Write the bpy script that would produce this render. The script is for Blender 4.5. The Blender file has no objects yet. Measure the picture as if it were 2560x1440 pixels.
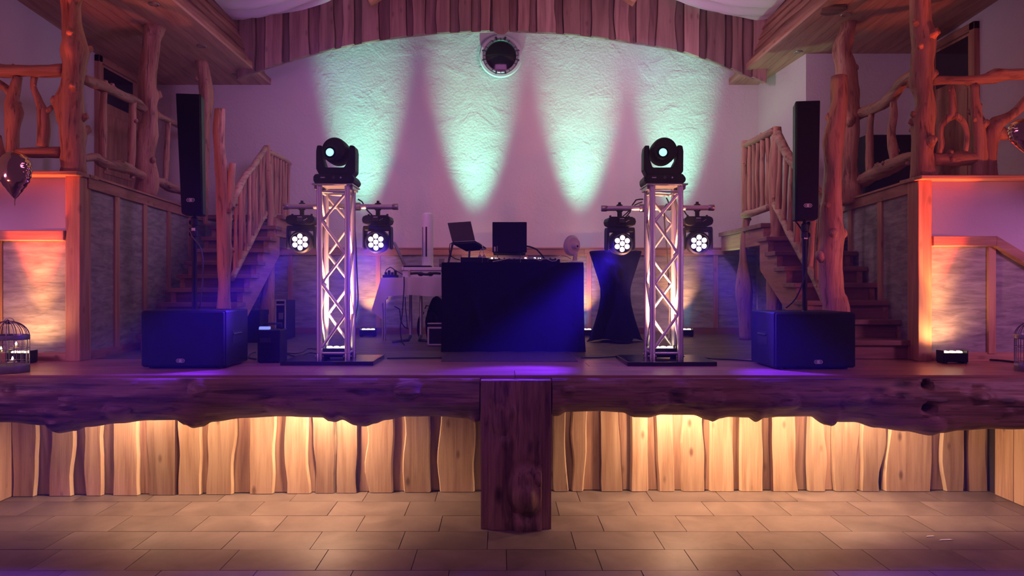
import bpy, bmesh, math, random
from mathutils import Vector, Matrix, noise, Euler

sc = bpy.context.scene
COL = sc.collection
random.seed(7)
R = math.radians
F, VX, VY, EYE = 1850.0, 1250.0, 712.0, 1.69      # focal length and vanishing point in pixels, eye height
STAGE = 1.05                                        # stage floor height
YB = 9.7                                            # back wall

def P(px, py, y):
    """world point at depth y seen at pixel (px, py)"""
    return Vector(((px - VX) / F * y, y, EYE - (py - VY) / F * y))
def PX(px, y): return (px - VX) / F * y
def PZ(py, y): return EYE - (py - VY) / F * y

# ------------------------------------------------------------------ camera
cam = bpy.data.cameras.new('camera')
cam.sensor_width = 36.0
cam.lens = 36.0 * F / 2560.0
cam.shift_x = (1280 - VX) / 2560.0
cam.shift_y = (VY - 720) / 2560.0
cam.clip_end = 60
camo = bpy.data.objects.new('camera', cam); COL.objects.link(camo)
camo.location = (0, 0, EYE); camo.rotation_euler = (R(90), 0, 0)
sc.camera = camo

# ------------------------------------------------------------------ world, exposure
w = bpy.data.worlds.new('world'); sc.world = w; w.use_nodes = True
bg = w.node_tree.nodes['Background']
bg.inputs[0].default_value = (0.47, 0.145, 0.56, 1)
bg.inputs[1].default_value = 0.112
sc.view_settings.view_transform = 'Standard'
sc.view_settings.look = 'None'
sc.view_settings.exposure = 0.0
sc.view_settings.gamma = 1.0
sc.view_settings.use_curve_mapping = False
cy = sc.cycles
cy.max_bounces = 4; cy.diffuse_bounces = 3; cy.glossy_bounces = 2; cy.transmission_bounces = 4
cy.volume_bounces = 0; cy.transparent_max_bounces = 6
cy.caustics_reflective = False; cy.caustics_refractive = False
cy.sample_clamp_indirect = 3.0; cy.sample_clamp_direct = 0.0
cy.use_denoising = True
cy.use_adaptive_sampling = True; cy.adaptive_threshold = 0.05; cy.adaptive_min_samples = 20

# ------------------------------------------------------------------ lights
def spot(name, loc, target, power, color, angle, blend=0.5, radius=0.02):
    l = bpy.data.lights.new(name, 'SPOT'); l.energy = power; l.color = color
    l.spot_size = R(angle); l.spot_blend = blend; l.shadow_soft_size = radius
    o = bpy.data.objects.new(name, l); COL.objects.link(o)
    o.location = loc
    o.rotation_euler = (Vector(target) - Vector(loc)).to_track_quat('-Z', 'Y').to_euler()
    return o
def area(name, loc, target, power, color, sx, sy=None):
    l = bpy.data.lights.new(name, 'AREA'); l.energy = power; l.color = color
    l.shape = 'RECTANGLE'; l.size = sx; l.size_y = sy or sx
    o = bpy.data.objects.new(name, l); COL.objects.link(o)
    o.location = loc
    o.rotation_euler = (Vector(target) - Vector(loc)).to_track_quat('-Z', 'Y').to_euler()
    return o
def point(name, loc, power, color, radius=0.03):
    l = bpy.data.lights.new(name, 'POINT'); l.energy = power; l.color = color; l.shadow_soft_size = radius
    o = bpy.data.objects.new(name, l); COL.objects.link(o); o.location = loc
    return o

HAZE = 0.040
WARM = (1.0, 0.58, 0.36); MINT = (0.27, 1.0, 0.80); BLUE = (0.075, 0.012, 1.0)
# lilac wash lamps standing in the hall either side of the stage, out of frame
area('hall_wash_light_left', (-5.4, 3.4, 2.3), (-3.6, 7.0, 2.9), 40, (0.86, 0.27, 0.88), 0.5)
area('hall_wash_light_right', (5.4, 3.4, 2.3), (3.6, 7.0, 2.9), 44, (0.88, 0.28, 0.88), 0.5)
# red spots on the floor of the hall, turned up at the log pillars
spot('hall_red_spot_left', (-5.0, 4.5, 1.0), (-3.75, 6.4, 4.0), 165, (1.0, 0.18, 0.12), 36, 0.6, 0.06)
spot('hall_red_spot_right', (5.1, 4.5, 1.0), (3.75, 6.4, 4.0), 190, (1.0, 0.18, 0.12), 36, 0.6, 0.06)
spot('hall_red_lamp_left', (-5.0, 3.3, 1.4), (-2.5, 7.1, 2.5), 170, (1.0, 0.16, 0.12), 30, 0.8, 0.08)
spot('hall_red_lamp_right', (5.0, 3.3, 1.4), (2.8, 6.2, 2.5), 190, (1.0, 0.16, 0.10), 36, 0.8, 0.08)
# pink hall lighting over the dance floor
area('hall_ceiling_light', (0, 1.5, 4.6), (0, 7.5, 2.2), 34, (0.85, 0.24, 0.85), 2.5, 1.0)
# added fill lights that tint the back wall violet, no real lamps hang there
area('stage_fill_left', (-1.5, 7.0, 3.7), (-2.6, 9.7, 3.0), 19, (0.60, 0.27, 1.0), 0.4)
area('stage_fill_right', (1.4, 7.4, 4.0), (2.0, 9.7, 3.5), 25, (0.90, 0.50, 0.92), 0.4)
# lamps under the stage nosing
UNDER = [(395, .55), (560, .32), (830, 1.35), (1690, 1.15), (1960, .35), (2115, .85)]
for i, (px, k) in enumerate(UNDER):
    x = PX(px, 5.93)
    spot('under_stage_lamp', (x, 5.70, 0.935), (x, 5.80, 0), 72 * k, WARM, 172, 0.9, 0.05)
for px, k in ((240, .5), (690, .6), (1500, .5), (1830, .7), (2260, .8), (2460, .3)):
    x = PX(px, 5.8)
    spot('under_stage_lamp', (x, 5.66, 0.935), (x, 5.75, 0), 15 * k, WARM, 172, 0.9, 0.05)
# uplights along the back wall
BACKLAMPS = [920, 1205, 1462, 1712]
for i, px in enumerate(BACKLAMPS):
    x = PX(px, 9.3)
    xm = [PX(908, YB), PX(1188, YB), PX(1450, YB), PX(1688, YB)][i]
    spot('wall_uplight_beam', (xm, 9.06, STAGE + .12), (xm, 9.06 + 3 * math.tan(R(10.8)), STAGE + 3.12), 1300, MINT, 25.5, 1.0, 0.06)
    spot('wall_uplight_glow', (x, 9.34, STAGE + .13), (x, 9.72, STAGE + .62), 52, (1.0, 0.46, 0.20), 58, 0.9, 0.02)
spot('wall_uplight_side', (PX(1712, 9.3), 9.1, STAGE + .15), (3.5, 8.95, 3.7), 80, (0.5, 1.0, 0.6), 46, 0.9, 0.05)  # added spot standing in for mint spill on the jutting wall
# uplights beside the stage corners
for x in (PX(52, 6.0), PX(2378, 6.0)):
    spot('side_uplight_glow', (x + .03, 6.06, STAGE + .13), (x + .03, 6.20, STAGE + .9), 70, (1.0, 0.42, 0.14), 50, 1.0, 0.03)
    spot('side_uplight_flood', (x, 6.04, STAGE + .13), (x, 6.20, STAGE + .6), 16, (1.0, 0.46, 0.20), 150, 0.9, 0.03)
    spot('side_uplight_red', (x, 5.98, STAGE + .13), (x, 6.165, STAGE + .99), 420, (1.0, 0.10, 0.035), 32, 0.6, 0.03)
# lamps standing inside the trusses
TOWERS = [(833.5, 6.0), (1666, 6.0)]
for px, y in TOWERS:
    x = PX(px, y)
    spot('truss_uplight', (x, y + .115, STAGE + .16), (x, y + .115, 3), 420, (1.0, 0.42, 0.24), 85, 0.9, 0.05)
# wash heads on the cross pipes: pixel of the lamp face, aim point in the world
HEADS = [(755, 604, (-3.0, 4.4, 0.35)), (945, 604, (-0.9, 2.0, 0.3)), (1548, 609, (-0.7, 4.9, 0.1)), (1735, 608, (2.45, 4.6, 0.3))]
HEADPW = [900, 420, 900, 650]
for (px, py, tgt), pw in zip(HEADS, HEADPW):
    spot('wash_head_beam', P(px, py, 6.04), tgt, pw, BLUE, 34, 0.6, 0.10)
    spot('wash_head_spill', P(px, py, 6.04), tgt, 29, (0.16, 0.03, 1.0), 150, 0.8, 0.14)
# ------------------------------------------------------------------ mesh building
class MB:
    def __init__(s): s.v = []; s.f = []; s.fm = {}
    def add(s, vs, fs):
        n = len(s.v); s.v += [Vector(p) for p in vs]; s.f += [tuple(i + n for i in f) for f in fs]; return s
    def box(s, x0, x1, y0, y1, z0, z1):
        v = [(x0, y0, z0), (x1, y0, z0), (x1, y1, z0), (x0, y1, z0), (x0, y0, z1), (x1, y0, z1), (x1, y1, z1), (x0, y1, z1)]
        return s.add(v, [(0, 3, 2, 1), (4, 5, 6, 7), (0, 1, 5, 4), (1, 2, 6, 5), (2, 3, 7, 6), (3, 0, 4, 7)])
    def cbox(s, c, sx, sy, sz): return s.box(c[0] - sx / 2, c[0] + sx / 2, c[1] - sy / 2, c[1] + sy / 2, c[2] - sz / 2, c[2] + sz / 2)
    def hexa(s, v): return s.add(v, [(0, 3, 2, 1), (4, 5, 6, 7), (0, 1, 5, 4), (1, 2, 6, 5), (2, 3, 7, 6), (3, 0, 4, 7)])
    def bar(s, p0, p1, a, b, up=(0, 0, 1)):
        """a box beam from p0 to p1, a wide sideways and b along up"""
        p0 = Vector(p0); p1 = Vector(p1); d = (p1 - p0).normalized(); u = Vector(up)
        if abs(d.dot(u)) > .97: u = Vector((0, 1, 0))
        sd = d.cross(u).normalized(); u = sd.cross(d).normalized()
        q = []
        for p in (p0, p1):
            q += [p - sd * a / 2 - u * b / 2, p + sd * a / 2 - u * b / 2, p + sd * a / 2 + u * b / 2, p - sd * a / 2 + u * b / 2]
        return s.add(q, [(0, 1, 2, 3), (7, 6, 5, 4), (0, 4, 5, 1), (1, 5, 6, 2), (2, 6, 7, 3), (3, 7, 4, 0)])
    def tube(s, pts, rad, n=8, cap=True, fn=None, close=False):
        pts = [Vector(p) for p in pts]; m = len(pts)
        if not hasattr(rad, '__len__'): rad = [rad] * m
        vs, fs = [], []; u = None
        for i, p in enumerate(pts):
            if close: d = pts[(i + 1) % m] - pts[i - 1]
            else: d = pts[min(i + 1, m - 1)] - pts[max(i - 1, 0)]
            d = d.normalized() if d.length > 1e-9 else Vector((0, 0, 1))
            if u is None:
                a = Vector((0, 1, 0)) if abs(d.y) < .9 else Vector((1, 0, 0))
                u = d.cross(a).normalized()
            else:
                u = (u - d * u.dot(d)).normalized()
            w = d.cross(u)
            for k in range(n):
                t = 2 * math.pi * k / n
                e = u * math.cos(t) + w * math.sin(t)
                r = rad[i] * (fn(i, k, p, e) if fn else 1)
                vs.append(p + e * r)
        for i in range(m if close else m - 1):
            for k in range(n):
                a, b = i * n + k, i * n + (k + 1) % n
                c, d2 = ((i + 1) % m) * n + (k + 1) % n, ((i + 1) % m) * n + k
                fs.append((a, b, c, d2))
        if cap and not close:
            fs.append(tuple(range(n))[::-1]); fs.append(tuple((m - 1) * n + k for k in range(n)))
        return s.add(vs, fs)
    def cyl(s, p0, p1, r0, r1=None, n=12): return s.tube([p0, p1], [r0, r0 if r1 is None else r1], n)
    def lathe(s, prof, c=(0, 0, 0), n=24, axis='Z'):
        vs, fs = [], []; m = len(prof); c = Vector(c)
        for r, z in prof:
            for k in range(n):
                t = 2 * math.pi * k / n
                a, b = r * math.cos(t), r * math.sin(t)
                vs.append(c + Vector((a, b, z) if axis == 'Z' else (a, -z, b) if axis == 'Y' else (z, a, b)))
        for i in range(m - 1):
            for k in range(n):
                fs.append((i * n + k, i * n + (k + 1) % n, (i + 1) * n + (k + 1) % n, (i + 1) * n + k))
        if prof[0][0] > 1e-6: fs.append(tuple(range(n))[::-1])
        if prof[-1][0] > 1e-6: fs.append(tuple((m - 1) * n + k for k in range(n)))
        return s.add(vs, fs)
    def prism(s, poly, fn, d0, d1, inset=0.0):
        """poly: 2D outline, fn(a, b, d): world point; a slab between depths d0 and d1 (d0 face shrunk by inset)"""
        n = len(poly)
        ca = sum(p[0] for p in poly) / n
        fr = [((p[0] + (inset if p[0] < ca else -inset)), p[1]) for p in poly] if inset else poly
        vs = [fn(p[0], p[1], d0) for p in fr] + [fn(p[0], p[1], d1) for p in poly]
        fs = [tuple(range(n)), tuple(range(2 * n - 1, n - 1, -1))] + [(i, n + i, n + (i + 1) % n, (i + 1) % n) for i in range(n)]
        return s.add(vs, fs)
    def grid(s, nu, nv, fn, closeu=False):
        vs = [fn(i / nu, j / nv) for j in range(nv + 1) for i in range(nu + 1)]
        w = nu + 1
        fs = [(j * w + i, j * w + i + 1, (j + 1) * w + i + 1, (j + 1) * w + i) for j in range(nv) for i in range(nu)]
        return s.add(vs, fs)
    def ball(s, c, r, n=12, sc3=(1, 1, 1)):
        m = max(4, n // 2); c = Vector(c); vs = []; fs = []
        vs.append(c + Vector((0, 0, r * sc3[2])))
        for i in range(1, m):
            a = math.pi * i / m
            for k in range(n):
                t = 2 * math.pi * k / n
                vs.append(c + Vector((r * sc3[0] * math.sin(a) * math.cos(t), r * sc3[1] * math.sin(a) * math.sin(t), r * sc3[2] * math.cos(a))))
        vs.append(c - Vector((0, 0, r * sc3[2])))
        for k in range(n): fs.append((0, 1 + k, 1 + (k + 1) % n))
        for i in range(m - 2):
            for k in range(n):
                a = 1 + i * n
                fs.append((a + k, a + n + k, a + n + (k + 1) % n, a + (k + 1) % n))
        a = 1 + (m - 2) * n
        for k in range(n): fs.append((a + k, len(vs) - 1, a + (k + 1) % n))
        return s.add(vs, fs)
    def xf(s, M):
        s.v = [M @ p for p in s.v]; return s

OFF = {}
def off(o): return OFF.get(o.name, Vector((0, 0, 0))) if o is not None else Vector((0, 0, 0))
def tag(o, label=None, cat=None, group=None, kind=None):
    if label: o['label'] = label
    if cat: o['category'] = cat
    if group: o['group'] = group
    if kind: o['kind'] = kind
    return o
def T(name, label, cat, loc=(0, 0, 0), group=None, kind=None):
    o = bpy.data.objects.new(name, None); COL.objects.link(o); o.location = loc; o.empty_display_size = .1
    OFF[o.name] = Vector(loc)
    return tag(o, label, cat, group, kind)
def part(parent, name, mb, m, smooth=False, bevel=0.0, segs=2, label=None, kind=None, loc=None, sub=0):
    """one mesh object; mesh given in world coordinates (or in the root's own space when the root stands at 0)"""
    me = bpy.data.meshes.new(name)
    o = bpy.data.objects.new(name, me); COL.objects.link(o)
    base = off(parent) if parent is not None else (Vector(loc) if loc is not None else Vector((0, 0, 0)))
    me.from_pydata([tuple(p - base) for p in mb.v], [], mb.f)
    bm = bmesh.new(); bm.from_mesh(me)
    bmesh.ops.recalc_face_normals(bm, faces=bm.faces)
    if bevel > 0:
        es = [e for e in bm.edges if e.is_manifold and e.calc_face_angle(0) > .6]
        bmesh.ops.bevel(bm, geom=es, offset=bevel, segments=segs, profile=.5, affect='EDGES', clamp_overlap=True)
    bm.to_mesh(me); bm.free()
    if isinstance(m, (list, tuple)):
        for k in m: me.materials.append(k)
    else: me.materials.append(m)
    for k, q in mb.fm.items(): me.polygons[k].material_index = q
    if smooth:
        me.polygons.foreach_set('use_smooth', [True] * len(me.polygons))
        if smooth != 'all':
            try: me.set_sharp_from_angle(angle=R(38))
            except Exception: pass
    if parent is not None:
        o.parent = parent; OFF[o.name] = base
    else:
        o.location = base; OFF[o.name] = base
    if label: o['label'] = label
    if kind: o['kind'] = kind
    return o
def solo(name, mb, m, label, cat, group=None, kind=None, smooth=False, bevel=0.0, base=None):
    if base is None:
        n = len(mb.v); base = Vector((sum(p.x for p in mb.v) / n, sum(p.y for p in mb.v) / n, min(p.z for p in mb.v)))
    o = part(None, name, mb, m, smooth, bevel, loc=base)
    return tag(o, label, cat, group, kind)
def kids(o): return [c for c in bpy.data.objects if c.parent == o]
def copy_tree(o, loc=None, rotz=None, label=None, parent=None):
    c = o.copy(); COL.objects.link(c)
    OFF[c.name] = Vector(loc) if loc is not None else off(o)
    if parent is not None: c.parent = parent
    if loc is not None: c.location = loc
    if rotz is not None: c.rotation_euler.z = rotz
    if label: c['label'] = label
    for ch in kids(o): copy_tree(ch, parent=c)
    return c

def catmull(pts, step):
    pts = [Vector(p) for p in pts]; out = []
    for i in range(len(pts) - 1):
        p0, p1, p2, p3 = pts[max(i - 1, 0)], pts[i], pts[i + 1], pts[min(i + 2, len(pts) - 1)]
        k = max(1, int((p2 - p1).xyz.length / step)) if len(p1) == 3 else max(1, int((Vector(p2[:3]) - Vector(p1[:3])).length / step))
        for j in range(k):
            t = j / k
            out.append(.5 * (2 * p1 + (p2 - p0) * t + (2 * p0 - 5 * p1 + 4 * p2 - p3) * t * t + (3 * p1 - p0 - 3 * p2 + p3) * t ** 3))
    out.append(pts[-1].copy())
    return out

def log(mb, pts, rads, n=16, rough=.10, knots=0, seed=0, step=.05, stub=.5, wander=.0):
    """a peeled trunk swept along pts with uneven girth, swellings and sawn branch stubs"""
    q = catmull([Vector((*p, r)) for p, r in zip(pts, rads)], step)
    rnd = random.Random(seed); L = len(q)
    ks = [(rnd.uniform(.06, .94) * (L - 1), rnd.uniform(0, 6.28), rnd.uniform(.7, 1.2)) for _ in range(knots)]
    path = []; rough = rough * 1.45
    for i, p in enumerate(q):
        v = Vector(p[:3]); rr = p[3]
        o = noise.noise_vector(Vector((i * .11 + seed * 3.1, seed * 1.7, 2.3))) * rr * wander
        path.append(v + o)
    rad = [p[3] for p in q]
    def fn(i, k, p, e):
        t = 2 * math.pi * k / n
        v = 1 + rough * noise.noise(Vector((math.cos(t) * 1.1 + seed, math.sin(t) * 1.1, i * step * 3.2))) * 2.0
        v += rough * .8 * noise.noise(Vector((math.cos(t) * 3 + seed, math.sin(t) * 3, i * step * 9)))
        for ki, ka, kw in ks:
            da = (t - ka + math.pi) % (2 * math.pi) - math.pi
            dz = (i - ki) * step / max(rad[i], .01)
            v += .26 * kw * math.exp(-(da * da * 2.2 + dz * dz * 2.2))
        return v
    mb.tube(path, rad, n, True, fn)
    # branch stubs
    u0 = None
    for ki, ka, kw in ks:
        i = int(ki); p = path[i]; r = rad[i]
        d = (path[min(i + 1, L - 1)] - path[max(i - 1, 0)]).normalized()
        a = Vector((0, 1, 0)) if abs(d.y) < .9 else Vector((1, 0, 0))
        u = d.cross(a).normalized(); ww = d.cross(u)
        e = (u * math.cos(ka) + ww * math.sin(ka)).normalized()
        e2 = (e + Vector((0, 0, .35))).normalized()
        if stub > 0:
            mb.tube([p + e * r * .6, p + e2 * r * (1.05 + .25 * kw), p + e2 * r * (1.15 + stub * kw * .6)], [r * .52 * kw, r * .38 * kw, r * .33 * kw], 9)
    return mb

def plog(mb, pp, y, n=14, **kw):
    """log from pixel triples (px, py, radius px) at depth y, a number or a function of px"""
    pts, rads = [], []
    for px, py, r in pp:
        yy = y(px) if callable(y) else y
        pts.append(P(px, py, yy)); rads.append(r * yy / F)
    return log(mb, pts, rads, n, **kw)

# ------------------------------------------------------------------ materials
def nt(name):
    m = bpy.data.materials.new(name); m.use_nodes = True
    t = m.node_tree; b = t.nodes['Principled BSDF']
    return m, t, b
def N(t, kind, **kw):
    n = t.nodes.new(kind)
    for k, v in kw.items(): setattr(n, k, v)
    return n
def plain(name, color, rough=.5, metal=0.0, spec=.5, emit=None, power=0.0, coat=0.0, bumps=0.0, bscale=200):
    m, t, b = nt(name)
    b.inputs['Base Color'].default_value = (*color, 1)
    b.inputs['Metallic'].default_value = metal
    b.inputs['Specular IOR Level'].default_value = spec
    b.inputs['Coat Weight'].default_value = coat
    co = N(t, 'ShaderNodeTexCoord'); nz = N(t, 'ShaderNodeTexNoise'); nz.inputs['Scale'].default_value = 9; nz.inputs['Detail'].default_value = 4
    t.links.new(co.outputs['Object'], nz.inputs['Vector'])
    mr = N(t, 'ShaderNodeMapRange'); mr.inputs['To Min'].default_value = max(.02, rough - .08); mr.inputs['To Max'].default_value = min(1, rough + .08)
    t.links.new(nz.outputs['Fac'], mr.inputs['Value']); t.links.new(mr.outputs[0], b.inputs['Roughness'])
    if emit:
        b.inputs['Emission Color'].default_value = (*emit, 1); b.inputs['Emission Strength'].default_value = power
    if bumps > 0:
        n2 = N(t, 'ShaderNodeTexNoise'); n2.inputs['Scale'].default_value = bscale
        t.links.new(co.outputs['Object'], n2.inputs['Vector'])
        bp = N(t, 'ShaderNodeBump'); bp.inputs['Strength'].default_value = bumps; bp.inputs['Distance'].default_value = .004
        t.links.new(n2.outputs['Fac'], bp.inputs['Height']); t.links.new(bp.outputs[0], b.inputs['Normal'])
    return m
def wood(name, light, dark, axis='Z', rough=.55, scale=1.0, knot=.5, bump=.25, vary=.25, spec=.35, streak=0.0):
    m, t, b = nt(name)
    co = N(t, 'ShaderNodeTexCoord'); oi = N(t, 'ShaderNodeObjectInfo')
    mul = N(t, 'ShaderNodeVectorMath', operation='SCALE'); 
    cv = N(t, 'ShaderNodeCombineXYZ')
    for i in range(3): t.links.new(oi.outputs['Random'], cv.inputs[i])
    t.links.new(cv.outputs[0], mul.inputs[0]); mul.inputs['Scale'].default_value = 37.0
    ad = N(t, 'ShaderNodeVectorMath', operation='ADD')
    t.links.new(co.outputs['Object'], ad.inputs[0]); t.links.new(mul.outputs[0], ad.inputs[1])
    def mp(sx):
        k = N(t, 'ShaderNodeMapping'); s3 = [sx[0] * scale] * 3; s3['XYZ'.index(axis)] = sx[1] * scale
        k.inputs['Scale'].default_value = s3; t.links.new(ad.outputs[0], k.inputs['Vector']); return k
    n1 = N(t, 'ShaderNodeTexNoise'); n1.inputs['Scale'].default_value = 1; n1.inputs['Detail'].default_value = 5; n1.inputs['Distortion'].default_value = .6
    t.links.new(mp((14, 1.1)).outputs[0], n1.inputs['Vector'])
    n2 = N(t, 'ShaderNodeTexNoise'); n2.inputs['Scale'].default_value = 1; n2.inputs['Detail'].default_value = 3
    t.links.new(mp((110, 3.5)).outputs[0], n2.inputs['Vector'])
    vo = N(t, 'ShaderNodeTexVoronoi'); vo.inputs['Scale'].default_value = 1
    t.links.new(mp((7.5, 3.4)).outputs[0], vo.inputs['Vector'])
    kr = N(t, 'ShaderNodeMapRange'); kr.inputs['From Min'].default_value = .06; kr.inputs['From Max'].default_value = .17
    kr.inputs['To Min'].default_value = knot; kr.inputs['To Max'].default_value = 0; t.links.new(vo.outputs['Distance'], kr.inputs['Value'])
    mx = N(t, 'ShaderNodeMath', operation='MULTIPLY_ADD'); t.links.new(n2.outputs['Fac'], mx.inputs[0]); mx.inputs[1].default_value = .35
    t.links.new(n1.outputs['Fac'], mx.inputs[2])
    rp = N(t, 'ShaderNodeValToRGB'); rp.color_ramp.elements[0].position = .48; rp.color_ramp.elements[0].color = (*dark, 1)
    rp.color_ramp.elements[1].position = .80; rp.color_ramp.elements[1].color = (*light, 1)
    t.links.new(mx.outputs[0], rp.inputs['Fac'])
    km = N(t, 'ShaderNodeMix', data_type='RGBA'); t.links.new(kr.outputs[0], km.inputs['Factor']); t.links.new(rp.outputs[0], km.inputs[6])
    km.inputs[7].default_value = (dark[0] * .35, dark[1] * .3, dark[2] * .28, 1)
    last = km.outputs[2]
    if streak:
        n3 = N(t, 'ShaderNodeTexNoise'); n3.inputs['Scale'].default_value = 1; n3.inputs['Detail'].default_value = 6; n3.inputs['Distortion'].default_value = 1.2
        t.links.new(mp((26, 3.2)).outputs[0], n3.inputs['Vector'])
        sr = N(t, 'ShaderNodeMapRange'); sr.inputs['From Min'].default_value = .56; sr.inputs['From Max'].default_value = .70; sr.inputs['To Min'].default_value = 0; sr.inputs['To Max'].default_value = streak
        t.links.new(n3.outputs['Fac'], sr.inputs['Value'])
        sm = N(t, 'ShaderNodeMix', data_type='RGBA'); t.links.new(sr.outputs[0], sm.inputs['Factor']); t.links.new(last, sm.inputs[6]); sm.inputs[7].default_value = (dark[0] * .3, dark[1] * .28, dark[2] * .28, 1)
        last = sm.outputs[2]
    hv = N(t, 'ShaderNodeHueSaturation'); t.links.new(last, hv.inputs['Color'])
    vr = N(t, 'ShaderNodeMapRange'); vr.inputs['To Min'].default_value = 1 - vary; vr.inputs['To Max'].default_value = 1 + vary * .6
    t.links.new(oi.outputs['Random'], vr.inputs['Value']); t.links.new(vr.outputs[0], hv.inputs['Value'])
    t.links.new(hv.outputs[0], b.inputs['Base Color'])
    b.inputs['Roughness'].default_value = rough; b.inputs['Specular IOR Level'].default_value = spec
    bp = N(t, 'ShaderNodeBump'); bp.inputs['Strength'].default_value = bump; bp.inputs['Distance'].default_value = .01
    t.links.new(mx.outputs[0], bp.inputs['Height']); t.links.new(bp.outputs[0], b.inputs['Normal'])
    return m
def mottled(name, c1, c2, scale=(3, 3, 3), rough=.6, bump=.2, detail=8, bdist=.01, lo=.35, hi=.7, vary=0.0, spec=.3):
    m, t, b = nt(name)
    co = N(t, 'ShaderNodeTexCoord'); mp = N(t, 'ShaderNodeMapping'); mp.inputs['Scale'].default_value = scale
    oi = N(t, 'ShaderNodeObjectInfo'); cv = N(t, 'ShaderNodeCombineXYZ'); sc_ = N(t, 'ShaderNodeVectorMath', operation='SCALE'); sc_.inputs['Scale'].default_value = 23 if vary else 0
    for i in range(3): t.links.new(oi.outputs['Random'], cv.inputs[i])
    t.links.new(cv.outputs[0], sc_.inputs[0])
    ad = N(t, 'ShaderNodeVectorMath', operation='ADD'); t.links.new(co.outputs['Object'], ad.inputs[0]); t.links.new(sc_.outputs[0], ad.inputs[1])
    t.links.new(ad.outputs[0], mp.inputs['Vector'])
    nz = N(t, 'ShaderNodeTexNoise'); nz.inputs['Scale'].default_value = 1; nz.inputs['Detail'].default_value = detail; nz.inputs['Roughness'].default_value = .62; nz.inputs['Distortion'].default_value = .5
    t.links.new(mp.outputs[0], nz.inputs['Vector'])
    rp = N(t, 'ShaderNodeValToRGB'); rp.color_ramp.elements[0].position = lo; rp.color_ramp.elements[0].color = (*c1, 1); rp.color_ramp.elements[1].position = hi; rp.color_ramp.elements[1].color = (*c2, 1)
    t.links.new(nz.outputs['Fac'], rp.inputs['Fac'])
    hv = N(t, 'ShaderNodeHueSaturation'); t.links.new(rp.outputs[0], hv.inputs['Color'])
    vr = N(t, 'ShaderNodeMapRange'); vr.inputs['To Min'].default_value = 1 - vary; vr.inputs['To Max'].default_value = 1 + vary
    t.links.new(oi.outputs['Random'], vr.inputs['Value']); t.links.new(vr.outputs[0], hv.inputs['Value'])
    t.links.new(hv.outputs[0], b.inputs['Base Color'])
    b.inputs['Roughness'].default_value = rough; b.inputs['Specular IOR Level'].default_value = spec
    bp = N(t, 'ShaderNodeBump'); bp.inputs['Strength'].default_value = bump; bp.inputs['Distance'].default_value = bdist
    t.links.new(nz.outputs['Fac'], bp.inputs['Height']); t.links.new(bp.outputs[0], b.inputs['Normal'])
    return m
def plaster(name, color, bump=.55):
    m, t, b = nt(name)
    co = N(t, 'ShaderNodeTexCoord')
    n1 = N(t, 'ShaderNodeTexNoise'); n1.inputs['Scale'].default_value = 2.6; n1.inputs['Detail'].default_value = 6; n1.inputs['Distortion'].default_value = .7
    n2 = N(t, 'ShaderNodeTexNoise'); n2.inputs['Scale'].default_value = 34; n2.inputs['Detail'].default_value = 4
    n3 = N(t, 'ShaderNodeTexNoise'); n3.inputs['Scale'].default_value = 1.3; n3.inputs['Detail'].default_value = 2
    for k in (n1, n2, n3): t.links.new(co.outputs['Object'], k.inputs['Vector'])
    # trowel ridges: steps in the broad noise
    st = N(t, 'ShaderNodeMapRange'); st.interpolation_type = 'SMOOTHSTEP'; st.inputs['From Min'].default_value = .50; st.inputs['From Max'].default_value = .56
    t.links.new(n1.outputs['Fac'], st.inputs['Value'])
    a = N(t, 'ShaderNodeMath', operation='MULTIPLY_ADD'); t.links.new(n2.outputs['Fac'], a.inputs[0]); a.inputs[1].default_value = .40; t.links.new(n1.outputs['Fac'], a.inputs[2])
    c = N(t, 'ShaderNodeMath', operation='MULTIPLY_ADD'); t.links.new(st.outputs[0], c.inputs[0]); c.inputs[1].default_value = .10; t.links.new(a.outputs[0], c.inputs[2])
    bp = N(t, 'ShaderNodeBump'); bp.inputs['Strength'].default_value = bump; bp.inputs['Distance'].default_value = .03
    t.links.new(c.outputs[0], bp.inputs['Height']); t.links.new(bp.outputs[0], b.inputs['Normal'])
    rp = N(t, 'ShaderNodeValToRGB'); rp.color_ramp.elements[0].position = .3; rp.color_ramp.elements[0].color = (*[q * .93 for q in color], 1); rp.color_ramp.elements[1].position = .7; rp.color_ramp.elements[1].color = (*color, 1)
    t.links.new(n3.outputs['Fac'], rp.inputs['Fac']); t.links.new(rp.outputs[0], b.inputs['Base Color'])
    b.inputs['Roughness'].default_value = .85; b.inputs['Specular IOR Level'].default_value = .15
    return m

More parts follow.
